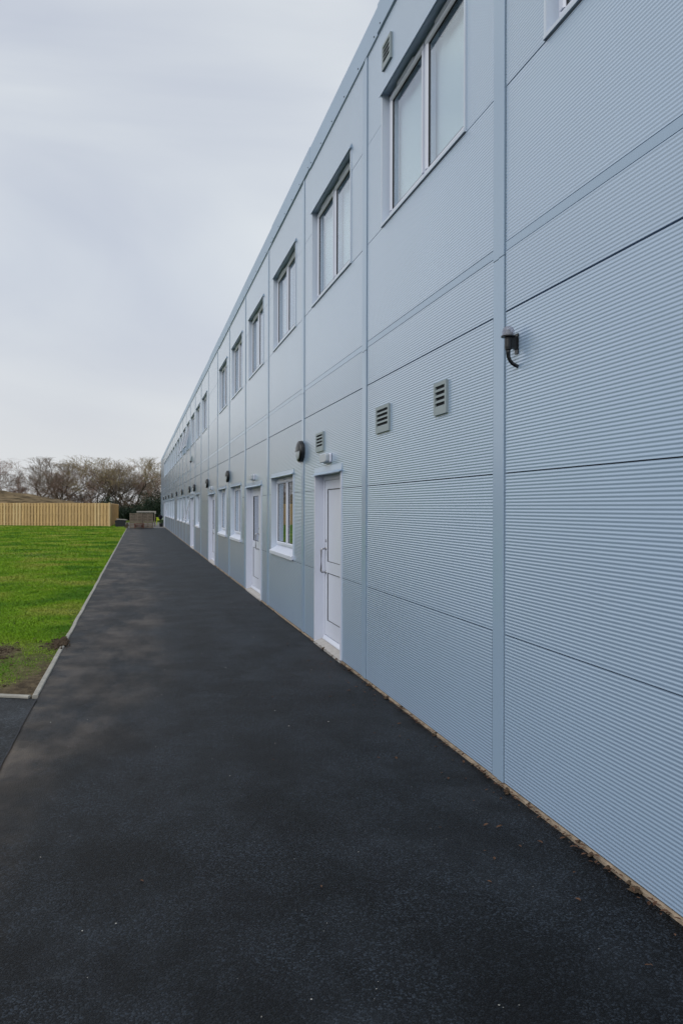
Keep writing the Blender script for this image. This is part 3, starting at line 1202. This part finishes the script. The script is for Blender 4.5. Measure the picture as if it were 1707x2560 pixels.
def door_leaf(d, dep, a, b, z0, z1, glazed, handle_at):
    x0, x1 = dep + 0.0, dep + 0.045
    st = 0.115
    up0, up1 = 1.02, 1.905
    lo0, lo1 = 0.30, 0.885
    lf = MB()
    lf.box(x0, x1, a, a + st, z0, z1)
    lf.box(x0, x1, b - st, b, z0, z1)
    for (p, q) in ((z0, lo0), (lo1, up0), (up1, z1)):
        lf.box(x0, x1, a + st, b - st, p, q)
    proto("leaf", lf.mesh("leaf", 'white'), d)
    g = MB()
    for (p, q) in ((lo0, lo1), (up0, up1)):
        g.box(x0 + 0.004, x0 + 0.02, a + st, a + st + 0.009, p, q)
        g.box(x0 + 0.004, x0 + 0.02, b - st - 0.014, b - st, p, q)
        g.box(x0 + 0.004, x0 + 0.02, a + st + 0.009, b - st - 0.014, p, p + 0.006)
        g.box(x0 + 0.004, x0 + 0.02, a + st + 0.009, b - st - 0.014, q - 0.009, q)
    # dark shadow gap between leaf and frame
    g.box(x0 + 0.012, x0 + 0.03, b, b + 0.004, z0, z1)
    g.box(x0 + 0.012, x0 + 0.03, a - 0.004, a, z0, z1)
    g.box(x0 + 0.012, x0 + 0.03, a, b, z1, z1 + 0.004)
    proto("gasket", g.mesh("gasket", 'gasket'), d)
    pn = MB().box(x0 + 0.010, x0 + 0.03, a + st, b - st, lo0, lo1)
    proto("lower_panel", pn.mesh("lower_panel", 'white'), d)
    if glazed:
        proto("pane", MB().box(x0 + 0.012, x0 + 0.018, a + st, b - st, up0, up1).mesh("pane", 'glass'), d)
    else:
        proto("upper_panel", MB().box(x0 + 0.010, x0 + 0.03, a + st, b - st, up0, up1).mesh("upper_panel", 'white'), d)
    if handle_at is not None:
        h = MB()
        y = handle_at
        h.tube([(x0, y, 0.885), (x0 - 0.030, y, 0.886), (x0 - 0.052, y, 0.888), (x0 - 0.062, y, 0.90), (x0 - 0.062, y, 1.16), (x0 - 0.052, y, 1.174), (x0 - 0.03, y, 1.176), (x0, y, 1.177)], 0.012, 10)
        for zz in (0.885, 1.177):
            h.lathe([(0.0, x0 - 0.006), (0.022, x0 - 0.006), (0.022, x0)], 'x', 14, centre=(0, y, zz))
        proto("handle", h.mesh("handle", 'steel', True), d)
        lk = MB().lathe([(0.0, x0 - 0.008), (0.018, x0 - 0.008), (0.02, x0)], 'x', 12, centre=(0, y - 0.0, 1.275))
        proto("lock", lk.mesh("lock", 'steel'), d)


W1 = D1[1] - D1[0]
d1, dep, a, b, z0, z1 = door_surround(W1, D1[3], False)
d1["label"] = "solid white single door with pull handle"
door_leaf(d1, dep, a, b, z0, z1, False, b - 0.055)
d1.location = (0, seam(2) + D1[0], 0)

W2 = D2[1] - D2[0]
d2, dep, a, b, z0, z1 = door_surround(W2, D2[3], True)
mid = a + (b - a) * 0.46
door_leaf(d2, dep, a, mid - 0.003, z0, z1, True, None)
door_leaf(d2, dep, mid + 0.003, b, z0, z1, True, mid + 0.06)
d2.location = (0, seam(4) + D2[0], 0)
for k in (7, 10, 22):
    o = d2.copy()
    COL.objects.link(o)
    o.parent = bld
    o.location = (0, seam(k) + D2[0], 0)
    for ch in ALLCH[d2.name]:
        c = ch.copy()
        COL.objects.link(c)
        c.parent = o


# ------------------------------------------------------------------ louvre vents (set into the wall)
def vent(Y0, Y1, z0, z1):
    e = MB()
    fw = 0.030
    out = -0.020
    e.box(out, 0.004, Y0, Y1, z1 - fw * 0.9, z1)
    e.box(out, 0.004, Y0, Y1, z0, z0 + fw * 1.5)
    e.box(out, 0.004, Y0, Y0 + fw, z0 + fw * 1.5, z1 - fw * 0.9)
    e.box(out, 0.004, Y1 - fw, Y1, z0 + fw * 1.5, z1 - fw * 0.9)
    v = e.build("louvre_vent", 'vent', bld)
    MB().box(-0.0045, -0.0038, Y0 + fw, Y1 - fw, z0 + fw, z1 - fw * 0.9).build("vent_back", 'dark', v)
    n = 4
    lo, hi = z0 + fw * 1.5, z1 - fw * 0.9
    for i in range(n):
        zc = lo + (hi - lo) * i / n
        sl = MB().prism_y([(-0.0195, zc), (-0.0195, zc + 0.010), (-0.007, zc + 0.022), (-0.007, zc + 0.018)], Y0 + fw, Y1 - fw)
        sl.build("slat", 'vent', v)


vent(6.675, 7.07, 2.358, 2.594)
vent(5.325, 5.575, 2.358, 2.594)
vent(9.246, 9.636, 2.356, 2.586)
vent(6.652, 6.90, 5.606, 5.83)

# ------------------------------------------------------------------ bulkhead lights (top level fixtures)
bh_body = MB().lathe([(0.138, -0.004), (0.142, -0.014), (0.140, -0.058), (0.132, -0.066), (0.112, -0.070)], 'x', 36).mesh("housing", 'black', True)
bh_diff = MB().lathe([(0.112, -0.069), (0.10, -0.078), (0.06, -0.084), (0.0, -0.086)], 'x', 20, math.pi, 2 * math.pi).mesh("diffuser", 'diff', True)
bh_lid = MB().lathe([(0.112, -0.069), (0.10, -0.080), (0.06, -0.088), (0.0, -0.090)], 'x', 20, 0, math.pi)
bh_lid.box(-0.089, -0.070, -0.100, 0.100, -0.003, 0.001)
bh_lid = bh_lid.mesh("half_visor", 'black', False)
bh_lip = MB().box(-0.055, -0.015, -0.025, 0.025, -0.150, -0.139).mesh("cable_entry", 'conc')
lab = {
    3: "large black round bulkhead light beside the nearest solid white door",
    8: "black round bulkhead light beside the second glazed double door",
    10: "nearer black bulkhead light of the close pair past the second double door",
    11: "farther black bulkhead light of the close pair above the third double door",
    13: "nearest of the six far single bulkhead lights, first beyond the close pair",
    15: "second of the six far single bulkhead lights beyond the close pair",
    17: "third of the six far single bulkhead lights beyond the close pair",
    19: "fourth of the six far single bulkhead lights beyond the close pair",
    21: "fifth of the six far bulkhead lights, last but one before the building corner",
    23: "last black bulkhead light before the far building corner",
}
lab[6] = "black bulkhead light between the two ground windows beyond the nearest double door"
for k in (3, 6, 8, 10, 11, 13, 15, 17, 19, 21, 23):
    e = empty("bulkhead_light", (XW - 0.004, seam(k) + 0.085, 2.43), lab[k], "wall light", "black bulkhead lights along the wall")
    put("housing", bh_body, e)
    put("diffuser", bh_diff, e)
    put("half_visor", bh_lid, e)
    put("cable_entry", bh_lip, e)

# ------------------------------------------------------------------ emergency lights above the doors
def rounded_box(mb, x0, x1, y0, y1, z0, z1, r=0.018, n=4):
    prof = []
    for cy, cz, s in ((y1 - r, z1 - r, 0), (y0 + r, z1 - r, 1), (y0 + r, z0 + r, 2), (y1 - r, z0 + r, 3)):
        for i in range(n + 1):
            a = math.pi / 2 * (s + i / n)
            prof.append((cy + r * math.cos(a), cz + r * math.sin(a)))
    m_ = len(prof)
    cy_, cz_ = (y0 + y1) / 2, (z0 + z1) / 2
    rings = [(x1, 1.0), (x0 + 0.012, 1.0), (x0 + 0.003, 0.965), (x0, 0.91)]
    V = []
    for x, s in rings:
        V += [(x, cy_ + (p - cy_) * s, cz_ + (q - cz_) * s) for p, q in prof]
    F = []
    for i in range(len(rings) - 1):
        for j in range(m_):
            F.append((i * m_ + j, i * m_ + (j + 1) % m_, (i + 1) * m_ + (j + 1) % m_, (i + 1) * m_ + j))
    F.append(tuple(range((len(rings) - 1) * m_, len(rings) * m_)))
    return mb.add(V, F)


em_body = rounded_box(MB(), -0.028, -0.002, -0.165, 0.165, -0.055, 0.055, 0.022).mesh("base", 'white', False)
em_diff = rounded_box(MB(), -0.074, -0.029, -0.158, 0.158, -0.048, 0.048, 0.024).mesh("diffuser", 'diff', False)
el = {2: "white emergency light above the solid white door", 4: "white emergency light above the nearest glazed double door",
      7: "white emergency light above the second glazed double door", 10: "white emergency light above the third, farther double door"}
for k in el:
    yc = seam(k) + (D1[0] + D1[1]) / 2 if k == 2 else seam(k) + (D2[0] + D2[1]) / 2
    e = empty("emergency_light", (XW - 0.003, yc - 0.05, 2.25), el[k], "emergency light", "white emergency lights over the doors")
    put("base", em_body, e)
    put("diffuser", em_diff, e)

# ------------------------------------------------------------------ photocell near the first seam
e = empty("photocell_sensor", (XW - 0.003, 4.26, 2.625), "small clear domed sensor with black bracket and curled cable on the ribbed wall", "sensor")
e.scale = (0.90, 0.90, 0.90)
MB().box(-0.006, 0.0, -0.022, 0.022, -0.055, 0.075).build("back_plate", 'black', e)
MB().prism_y([(-0.006, -0.028), (-0.006, 0.058), (-0.045, 0.046), (-0.045, -0.018)], -0.014, 0.014).build("bracket", 'black', e)
MB().lathe([(0.0, -0.03), (0.021, -0.03), (0.023, -0.012), (0.023, 0.046), (0.046, 0.050), (0.047, 0.058), (0.0, 0.059)], 'z', 24, centre=(-0.062, 0, 0)).build("socket", 'black', e)
MB().lathe([(0.030, 0.059), (0.031, 0.074), (0.026, 0.080), (0.013, 0.084), (0.013, 0.098), (0.0, 0.099)], 'z', 18, centre=(-0.062, 0, 0)).build("cell", 'vent', e)
MB().lathe([(0.038, 0.058), (0.040, 0.085), (0.034, 0.106), (0.020, 0.118), (0.0, 0.122)], 'z', 24, centre=(-0.062, 0, 0)).build("dome", 'dome', e, smooth=True)
MB().tube([(-0.062, 0, -0.028), (-0.062, 0, -0.05), (-0.060, 0, -0.075), (-0.050, -0.002, -0.100), (-0.034, -0.004, -0.118), (-0.014, -0.006, -0.130), (0.004, -0.008, -0.136)], [0.018, 0.0145, 0.0125, 0.012, 0.012, 0.012, 0.012], 12).build("cable", 'black', e, smooth=True)

# camera on the upper wall far along
e = empty("security_camera", (XW - 0.002, seam(10) + 1.95, 3.55), "small dark security camera on the upper wall below the far windows", "camera")
MB().prism_y([(0.0, 0.24), (-0.02, 0.23), (-0.075, 0.05), (-0.075, 0.02), (0.0, 0.02)], -0.03, 0.03).build("wall_arm", 'vent', e)
MB().lathe([(0.0, -0.045), (0.025, -0.038), (0.042, -0.015), (0.044, 0.0), (0.044, 0.03), (0.0, 0.032)], 'z', 18, centre=(-0.055, 0, 0)).build("dome_housing", 'black', e, smooth=True)


# ================================================================== FENCE
def fence_run(name, P0, P1, label, height=2.02, pitch=0.15, tones=('board', 'board2', 'board3'), joined=False, grp="timber board fences"):
    P0, P1 = Vector((*P0, 0)), Vector((*P1, 0))
    d = P1 - P0
    Ln = d.length
    rz = math.atan2(d.y, d.x)
    root = empty(name, P0, label, "fence", grp)
    root.rotation_euler = (0, 0, rz)
    bm_ = [MB().box(0, 0.160, -0.011, 0.011, 0.05, height).mesh("board", x) for x in tones]
    bk_ = [MB().box(-0.05, 0.210, -0.011, 0.011, 0.05, height).mesh("board", x) for x in (tones[0], tones[-1])]
    n = int(Ln / pitch)
    jb = MB()
    for i in range(n):
        front = i % 2 == 0
        yy = 0.034 if front else -0.034
        dz = random.uniform(-0.012, 0.008)
        if joined:
            jb.box(i * pitch, i * pitch + 0.148, yy - .011, yy + .011, 0.05 + dz, height + dz)
        else:
            put("board", random.choice(bm_ if front else bk_), root, (i * pitch + random.uniform(-.004, .004), yy, dz), (0, random.uniform(-0.004, 0.004), 0))
    if joined:
        tag(jb.build("board_panel", 'board2', root), kind="stuff")
    for zr in (0.28, 1.05, 1.78):
        MB().box(0, Ln, -0.0225, 0.0225, zr - 0.04, zr + 0.04).build("rail", 'board3', root)
    k = int(Ln / 2.4)
    for i in range(k + 1):
        MB().box(i * Ln / k - 0.05, i * Ln / k + 0.05, -0.11, -0.046, -0.02, height - 0.03).build("post", 'board3', root)
    return root


FC = (-2.40, 71.5)
# main run: from the far left to the corner; its visible face looks towards the camera
fdir = Vector((-9.5, 4.5)).normalized()
FL = (FC[0] + fdir.x * 24, FC[1] + fdir.y * 24)
fence_run("timber_fence", FC, FL, "long run of tan upright board fence across the back of the lawn")
fence_run("timber_fence", (FC[0] + 0.02, FC[1] + 0.08), (FC[0] + 0.02, FC[1] + 27), "receding tan fence return at the right hand end beside the black box", tones=('board_lit', 'board_lit', 'board2'))
MB().box(-0.06, 0.06, -0.06, 0.06, -0.02, 2.06).build("post", 'board2', bpy.data.objects["timber_fence"], (0.0, 0, 0))

# ================================================================== CLUTTER AT THE END OF THE PATH
# pallet screen: two slatted sides stood together
def slat_panel(label, x0, x1, y, h, n, tilt, seed):
    random.seed(seed)
    Wd = x1 - x0
    e = empty("pallet_panel", (x0, y, 0), label, "pallet", "upright timber pallets")
    e.rotation_euler = (R(tilt), 0, 0)
    for xx in (0.03, Wd / 2, Wd - 0.03):
        MB().box(xx - 0.045, xx + 0.045, 0.012, 0.09, 0, h - 0.01).build("bearer", 'old', e)
    st = h / n
    me = MB().box(0, Wd, -0.011, 0.011, 0, st * 0.74).mesh("slat", 'old')
    for i in range(n):
        put("slat", me, e, (random.uniform(-.008, .008), random.uniform(-.004, .004), 0.01 + i * st), (0, random.uniform(-.006, .006), 0))
    return e


slat_panel("weathered upright pallet on the left of the slatted screen, red bench before it", -0.66, 0.30, 65.75, 1.20, 10, -2, 3)
slat_panel("weathered upright pallet on the right of the slatted screen", 0.33, 1.13, 65.78, 1.19, 10, -2, 4)
e = empty("bench", (-0.34, 65.45, 0), "low red stained timber bench against the pallets", "bench")
MB().box(0, 0.80, -0.13, 0.13, 0.33, 0.37).build("seat", 'redwood', e)
for xx in (0.05, 0.70):
    MB().box(xx, xx + 0.06, -0.11, 0.11, 0, 0.33).build("leg", 'redwood', e)
MB().box(0.11, 0.70, -0.02, 0.02, 0.14, 0.22).build("stretcher", 'redwood', e)

e = empty("work_table", (-0.15, 71.0, 0), "tall timber table with thick pale top behind the pallets", "table")
MB().box(0, 1.62, -0.35, 0.35, 1.22, 1.34).build("table_top", 'oldpale', e)
MB().box(1.48, 1.62, -0.355, 0.355, 1.12, 1.215).build("table_end", 'oldpale', e)
for xx in (0.05, 1.48):
    for yy in (-0.3, 0.24):
        MB().box(xx, xx + 0.08, yy, yy + 0.06, 0, 1.2).build("leg", 'old', e)
MB().box(0.05, 1.55, -0.28, 0.28, 0.28, 0.32).build("shelf", 'old', e)

e = empty("plastic_stand", (1.84, 78.2, 0), "bright lime yellow plastic stand near the building corner", "stand")
MB().box(-0.19, 0.19, -0.19, 0.19, 0.66, 0.71).build("table_top", 'yellow', e)
MB().box(-0.17, 0.17, -0.17, 0.17, 0.42, 0.655).build("apron", 'yellow', e)
for sx in (-1, 1):
    for sy in (-1, 1):
        MB().prism_z([(sx * 0.17, sy * 0.17), (sx * 0.12, sy * 0.17), (sx * 0.12, sy * 0.12), (sx * 0.17, sy * 0.12)], 0, 0.418).build("leg", 'yellow', e)

# potted plant by the wall
e = empty("potted_plant", (1.90, 70.3, 0), "dark pot with green leaves and dark tall top beside the far wall", "plant")
MB().lathe([(0.0, 0.0), (0.13, 0.0), (0.17, 0.26), (0.185, 0.26), (0.185, 0.30), (0.16, 0.30), (0.155, 0.25), (0.0, 0.25)], 'z', 18).build("pot", 'black', e)


def leaf_ball(n, c, r, s, seed):
    q = np.random.default_rng(seed)
    p = q.normal(size=(n, 3))
    p /= np.linalg.norm(p, axis=1)[:, None]
    p = np.array(c) + p * (np.array(r) * q.uniform(0.35, 1.0, n)[:, None])
    a = q.normal(size=(n, 3))
    a /= np.linalg.norm(a, axis=1)[:, None]
    b = np.cross(a, q.normal(size=(n, 3)))
    b /= np.linalg.norm(b, axis=1)[:, None]
    ss = (s * q.uniform(0.6, 1.4, n))[:, None]
    v = np.empty((n * 4, 3))
    v[0::4] = p - a * ss
    v[1::4] = p + b * ss * 0.45
    v[2::4] = p + a * ss
    v[3::4] = p - b * ss * 0.45
    return v, np.arange(n * 4).reshape(-1, 4)


v, f = leaf_ball(260, (0, 0, 0.45), (0.2, 0.2, 0.2), 0.06, 1)
put("foliage", npmesh("foliage", v, f, 'plant'), e)
v, f = leaf_ball(260, (-0.06, 0, 0.82), (0.17, 0.17, 0.22), 0.07, 2)
put("upper_foliage", npmesh("upper_foliage", v, f, 'plantdark'), e)
MB().tube([(0, 0, 0.25), (-0.02, 0, 0.5), (-0.06, 0, 0.8)], [0.016, 0.013, 0.008], 6).build("stem", 'log', e)

# black box with planks on it
e = empty("storage_box", (-1.47, 70.4, 0), "low black plastic box beside the fence end", "box")
MB().prism_y([(-0.40, 0.0), (0.40, 0.0), (0.43, 0.44), (0.45, 0.44), (0.45, 0.50), (-0.45, 0.50), (-0.45, 0.44), (-0.43, 0.44)], -0.3, 0.3).build("tub", 'sack', e)
MB().prism_y([(-0.46, 0.501), (0.46, 0.501), (0.44, 0.55), (0.2, 0.585), (-0.2, 0.585), (-0.44, 0.55)], -0.31, 0.31).build("lid", 'black', e)
pl = MB().box(-0.45, 0.45, -0.06, 0.06, 0.0, 0.04).build("plank", 'oldpale', None, (-1.33, 70.25, 0.60), rot_ := (0, 0, 0) and None) if False else None
me = MB().box(-0.42, 0.42, -0.06, 0.06, 0.0, 0.045).mesh("plank", 'oldpale')
p1 = put("plank", me, None, (-1.32, 70.16, 0.588), (0, R(4), R(6)))
tag(p1, "lower pale plank lying on the front of the black box", "plank", "planks on the black box")
p2 = put("plank", me, None, (-1.40, 70.42, 0.625), (0, R(5), R(-3)))
tag(p2, "upper pale plank lying at the back on the black box", "plank", "planks on the black box")

# short logs
lg = MB().tube([(0, -0.22, 0), (0, 0.22, 0)], 0.075, 10).mesh("log", 'log')
pos = [(-1.02, 0.075), (-0.865, 0.075), (-0.945, 0.21), (-0.80, 0.205), (-0.87, 0.34)]
names = ["left log in the bottom row of the small pile", "right log in the bottom row of the small pile", "left log in the middle row of the small pile",
         "right log in the middle row of the small pile", "topmost log of the small pile by the pallets"]
for i, (x, z) in enumerate(pos):
    o = put("log", lg, None, (x, 66.9 + random.uniform(-.05, .05), z))
    tag(o, names[i], "log", "logs piled by the pallets")

# ================================================================== BANK, HEDGE AND TREES
nx, ny = 170, 40
V = []
for i in range(nx):
    x = -70 + i * (68.5 / (nx - 1))
    for j in range(ny):
        q = j / (ny - 1)
        y = 86 + 16 * q
        # the bank falls towards the right and ends about six metres left of the corner
        t = min(1.0, max(0.0, (-3.0 - x) / 3.5))
        t = t * t * (3 - 2 * t)
        hgt = t * min(4.6, 2.45 + 0.165 * (-8.0 - x)) * (1 + 0.05 * mnoise.noise(Vector((x * 0.4, 0, 2))))
        prof = math.sin(min(1.0, q * 1.9) * math.pi / 2) if q < 0.55 else 1 - 0.5 * (q - 0.55) / 0.45
        V.append((x, y, -0.05 + hgt * prof + (0.16 * mnoise.noise(Vector((x * 1.3, y * 1.3, 0))) + 0.10 * mnoise.noise(Vector((x * 3.1, y * 3.1, 4)))) * t))
F = [(i * ny + j, (i + 1) * ny + j, (i + 1) * ny + j + 1, i * ny + j + 1) for i in range(nx - 1) for j in range(ny - 1)]
bank = MB().add(V, F).build("earth_bank", 'mound', smooth=True)
tag(bank, kind="structure")


def tree_mesh(seed, height, spread, stems, twig):
    r = random.Random(seed)
    segs_t, segs_c = [], []

    def grow(p, d, ln, rad, depth, maxd):
        n = 3 if depth < 2 else 2
        pts = [p]
        for i in range(n):
            d = (d + Vector((r.gauss(0, .17), r.gauss(0, .17), r.gauss(0.03, .12)))).normalized()
            p = p + d * (ln / n)
            pts.append(p)
        r1 = rad * (0.66 if depth < maxd else 0.4)
        for i in range(n):
            ra = rad + (r1 - rad) * i / n
            rb = rad + (r1 - rad) * (i + 1) / n
            (segs_t if depth <= 2 else segs_c).append((pts[i], pts[i + 1], ra, rb))
        if depth >= maxd:
            return
        kids = r.choice([2, 3, 3]) if depth < 3 else r.choice([3, 4, 4])
        for c in range(kids):
            at = pts[-1] if c == 0 else pts[r.randint(1, n)]
            ang_ = r.uniform(0.30, 0.85) if c else r.uniform(0.05, 0.35)
            ax = d.cross(Vector((r.gauss(0, 1), r.gauss(0, 1), r.gauss(0, 1))))
            if ax.length < 1e-4:
                continue
            nd = Matrix.Rotation(ang_, 3, ax.normalized()) @ d
            nd = (nd + Vector((0, 0, 0.10))).normalized()
            grow(at, nd, ln * r.uniform(0.62, 0.84), r1 * r.uniform(0.62, 0.85), depth + 1, maxd)

    for s in range(stems):
        a = 2 * math.pi * s / stems + r.uniform(-.5, .5)
        d = Vector((math.cos(a) * spread, math.sin(a) * spread, 1)).normalized()
        grow(Vector((math.cos(a) * 0.15, math.sin(a) * 0.15, -0.1)), d, height * 0.30 * r.uniform(.85, 1.1), height * 0.0155 * r.uniform(.8, 1.15), 0, 6)

    def prisms(segs, minr):
        n = len(segs)
        A = np.array([s[0] for s in segs])
        B = np.array([s[1] for s in segs])
        ra = np.maximum(np.array([s[2] for s in segs]), minr)
        rb = np.maximum(np.array([s[3] for s in segs]), minr * 0.7)
        d = B - A
        d /= np.linalg.norm(d, axis=1)[:, None] + 1e-9
        ref = np.where(np.abs(d[:, 2:3]) > 0.9, np.array([[1., 0, 0]]), np.array([[0, 0, 1.]]))
        u = np.cross(d, ref)
        u /= np.linalg.norm(u, axis=1)[:, None]
        w_ = np.cross(d, u)
        k = 3
        V_ = np.empty((n, 2 * k, 3))
        for i in range(k):
            t = 2 * math.pi * i / k
            o_ = u * math.cos(t) + w_ * math.sin(t)
            V_[:, i] = A + o_ * ra[:, None]
            V_[:, k + i] = B + o_ * rb[:, None]
        F_ = []
        base = np.arange(n)[:, None] * 2 * k
        for i in range(k):
            j = (i + 1) % k
            F_.append(base + np.array([[i, j, k + j, k + i]]))
        return V_.reshape(-1, 3), np.concatenate(F_, 0)

    tv, tf = prisms(segs_t, 0.02)
    cv, cf = prisms(segs_c, 0.0072)
    top = np.percentile(cv[:, 2], 97)
    k = height / top
    for q_ in (tv, cv):                       # even out the few leaders that shoot above the crown
        z_ = q_[:, 2] / top
        q_[:, 2] = top * np.where(z_ > 0.85, 0.85 + 0.16 * np.tanh((z_ - 0.85) / 0.16), z_)
    return npmesh("trunk", tv * k, tf, 'bark1', True), npmesh("crown", cv * k, cf, twig, False), len(segs_c)


kinds = [tree_mesh(11, 8.0, 0.42, 3, 'twig1'), tree_mesh(23, 8.0, 0.30, 2, 'twig2'), tree_mesh(37, 8.0, 0.50, 4, 'twig3'),
         tree_mesh(41, 8.0, 0.36, 3, 'twig1'), tree_mesh(59, 8.0, 0.55, 4, 'twig2')]
tot = sum(k[2] for k in kinds)
print("twig segments", tot)
# (x, y, height, kind, label)
tl = [
    (-24.0, 114, 8.2, 0, None), (-21.3, 117, 8.0, 1, "russet tree whose branch tips only just reach into the left edge"),
    (-18.9, 112, 8.0, 3, "bare grey tree standing at the left edge of the picture behind the bank"),
    (-16.7, 115, 8.4, 4, "bare reddish tree second from the left edge behind the bank"),
    (-14.9, 111, 8.1, 1, "bare russet twigged tree third from the left behind the bank"),
    (-13.0, 114, 8.9, 0, "tallest bare grey tree left of the middle of the tree row"),
    (-11.1, 112, 8.0, 3, "bare dark tree above the low end of the earth bank"),
    (-9.4, 116, 8.2, 0, "bare grey tree just before the dip in the tree row"),
    (-7.2, 113, 6.9, 4, "lower bare tree at the dip in the tree row"),
    (-5.2, 111, 7.6, 3, "bare pale stemmed tree above the right part of the fence"),
    (-3.6, 115, 7.4, 0, "slim bare tree left of the large round olive tree"),
    (-1.7, 110, 8.7, 2, "large round olive twigged tree above the pallets"),
    (-0.1, 113, 8.3, 4, "russet tree merging with the right of the large olive tree"),
    (1.5, 111, 7.7, 1, "bare russet tree nearest the end of the building"),
    (3.1, 114, 7.2, 2, "olive tree half hidden by the far end of the building"),
    (5.4, 112, 7.4, 0, None),
]
for i, (x, y, h, k, label) in enumerate(tl):
    if label is None:
        label = "bare winter tree standing beyond the left edge of the row" if x < 0 else "bare winter tree hidden behind the building end"
    t = empty("bare_tree", (x, y, -0.05), label, "tree", "bare winter trees behind the fence")
    t.rotation_euler = (0, 0, random.uniform(0, 6.28))
    s = 0.95 * h / 8.0
    wd = s * random.uniform(1.3, 1.6)
    t.scale = (wd, wd, s)
    put("trunk", kinds[k][0], t)
    put("crown", kinds[k][1], t)

# more trees along the side field, seen only in reflections and from a step aside
for i in range(16):
    x = -27 - i * 2.6
    t = empty("bare_tree", (x, 113 - i * 1.0 + random.uniform(-2, 2), -0.05), "bare winter tree standing beyond the left edge of the row", "tree", "bare winter trees behind the fence")
    t.rotation_euler = (0, 0, random.uniform(0, 6.28))
    s = random.uniform(0.9, 1.1)
    t.scale = (s * 1.1, s * 1.1, s)
    k = random.randrange(5)
    put("trunk", kinds[k][0], t)
    put("crown", kinds[k][1], t)


def hedge():
    vs_, fs_ = [], []
    o = 0
    q = np.random.default_rng(5)
    for i in range(230):
        x = q.uniform(-30, 9)
        y = q.uniform(102, 107)
        big = 1.3 if x > -4.5 else (0.75 if x > -14 else 0.62)
        hz = big * q.uniform(1.2, 2.3) * (1.0 + 0.25 * math.sin(x * 0.9))
        v, f = leaf_ball(330, (x, y, hz * 0.5), (1.0, 0.9, hz * 0.62), 0.10, i + 100)
        v = v[:]
        v[:, 2] = np.maximum(v[:, 2], -0.02)
        vs_.append(v)
        fs_.append(f + o)
        o += len(v)
    ob = put("undergrowth", npmesh("undergrowth", np.concatenate(vs_), np.concatenate(fs_), 'evergreen'))
    tag(ob, "dark evergreen undergrowth beneath the bare trees", "undergrowth", kind="stuff")


hedge()


def thicket():
    """leafless brambly brushwood filling in under the crowns"""
    q = np.random.default_rng(9)
    n = 22000
    x = q.uniform(-34, 8, n)
    y = q.uniform(105, 118, n)
    h = q.uniform(0.8, 4.2, n) * (0.8 + 0.3 * np.sin(x * 0.7) * np.sin(x * 0.23 + 1))
    z0 = q.uniform(-0.05, 1.2, n)
    A = np.stack([x, y, z0], 1)
    B = A + np.stack([q.normal(0, 0.5, n), q.normal(0, 0.5, n), h], 1)
    a = q.uniform(0, 6.28, n)
    wv = np.stack([np.cos(a), np.sin(a), np.zeros(n)], 1) * q.uniform(0.006, 0.014, n)[:, None]
    v = np.empty((n * 3, 3))
    v[0::3], v[1::3], v[2::3] = A - wv, A + wv, B
    ob = put("brushwood", npmesh("brushwood", v, np.arange(n * 3).reshape(-1, 3), 'bark2'))
    tag(ob, "tangle of leafless brown brushwood under the trees", "brushwood", kind="stuff")


thicket()
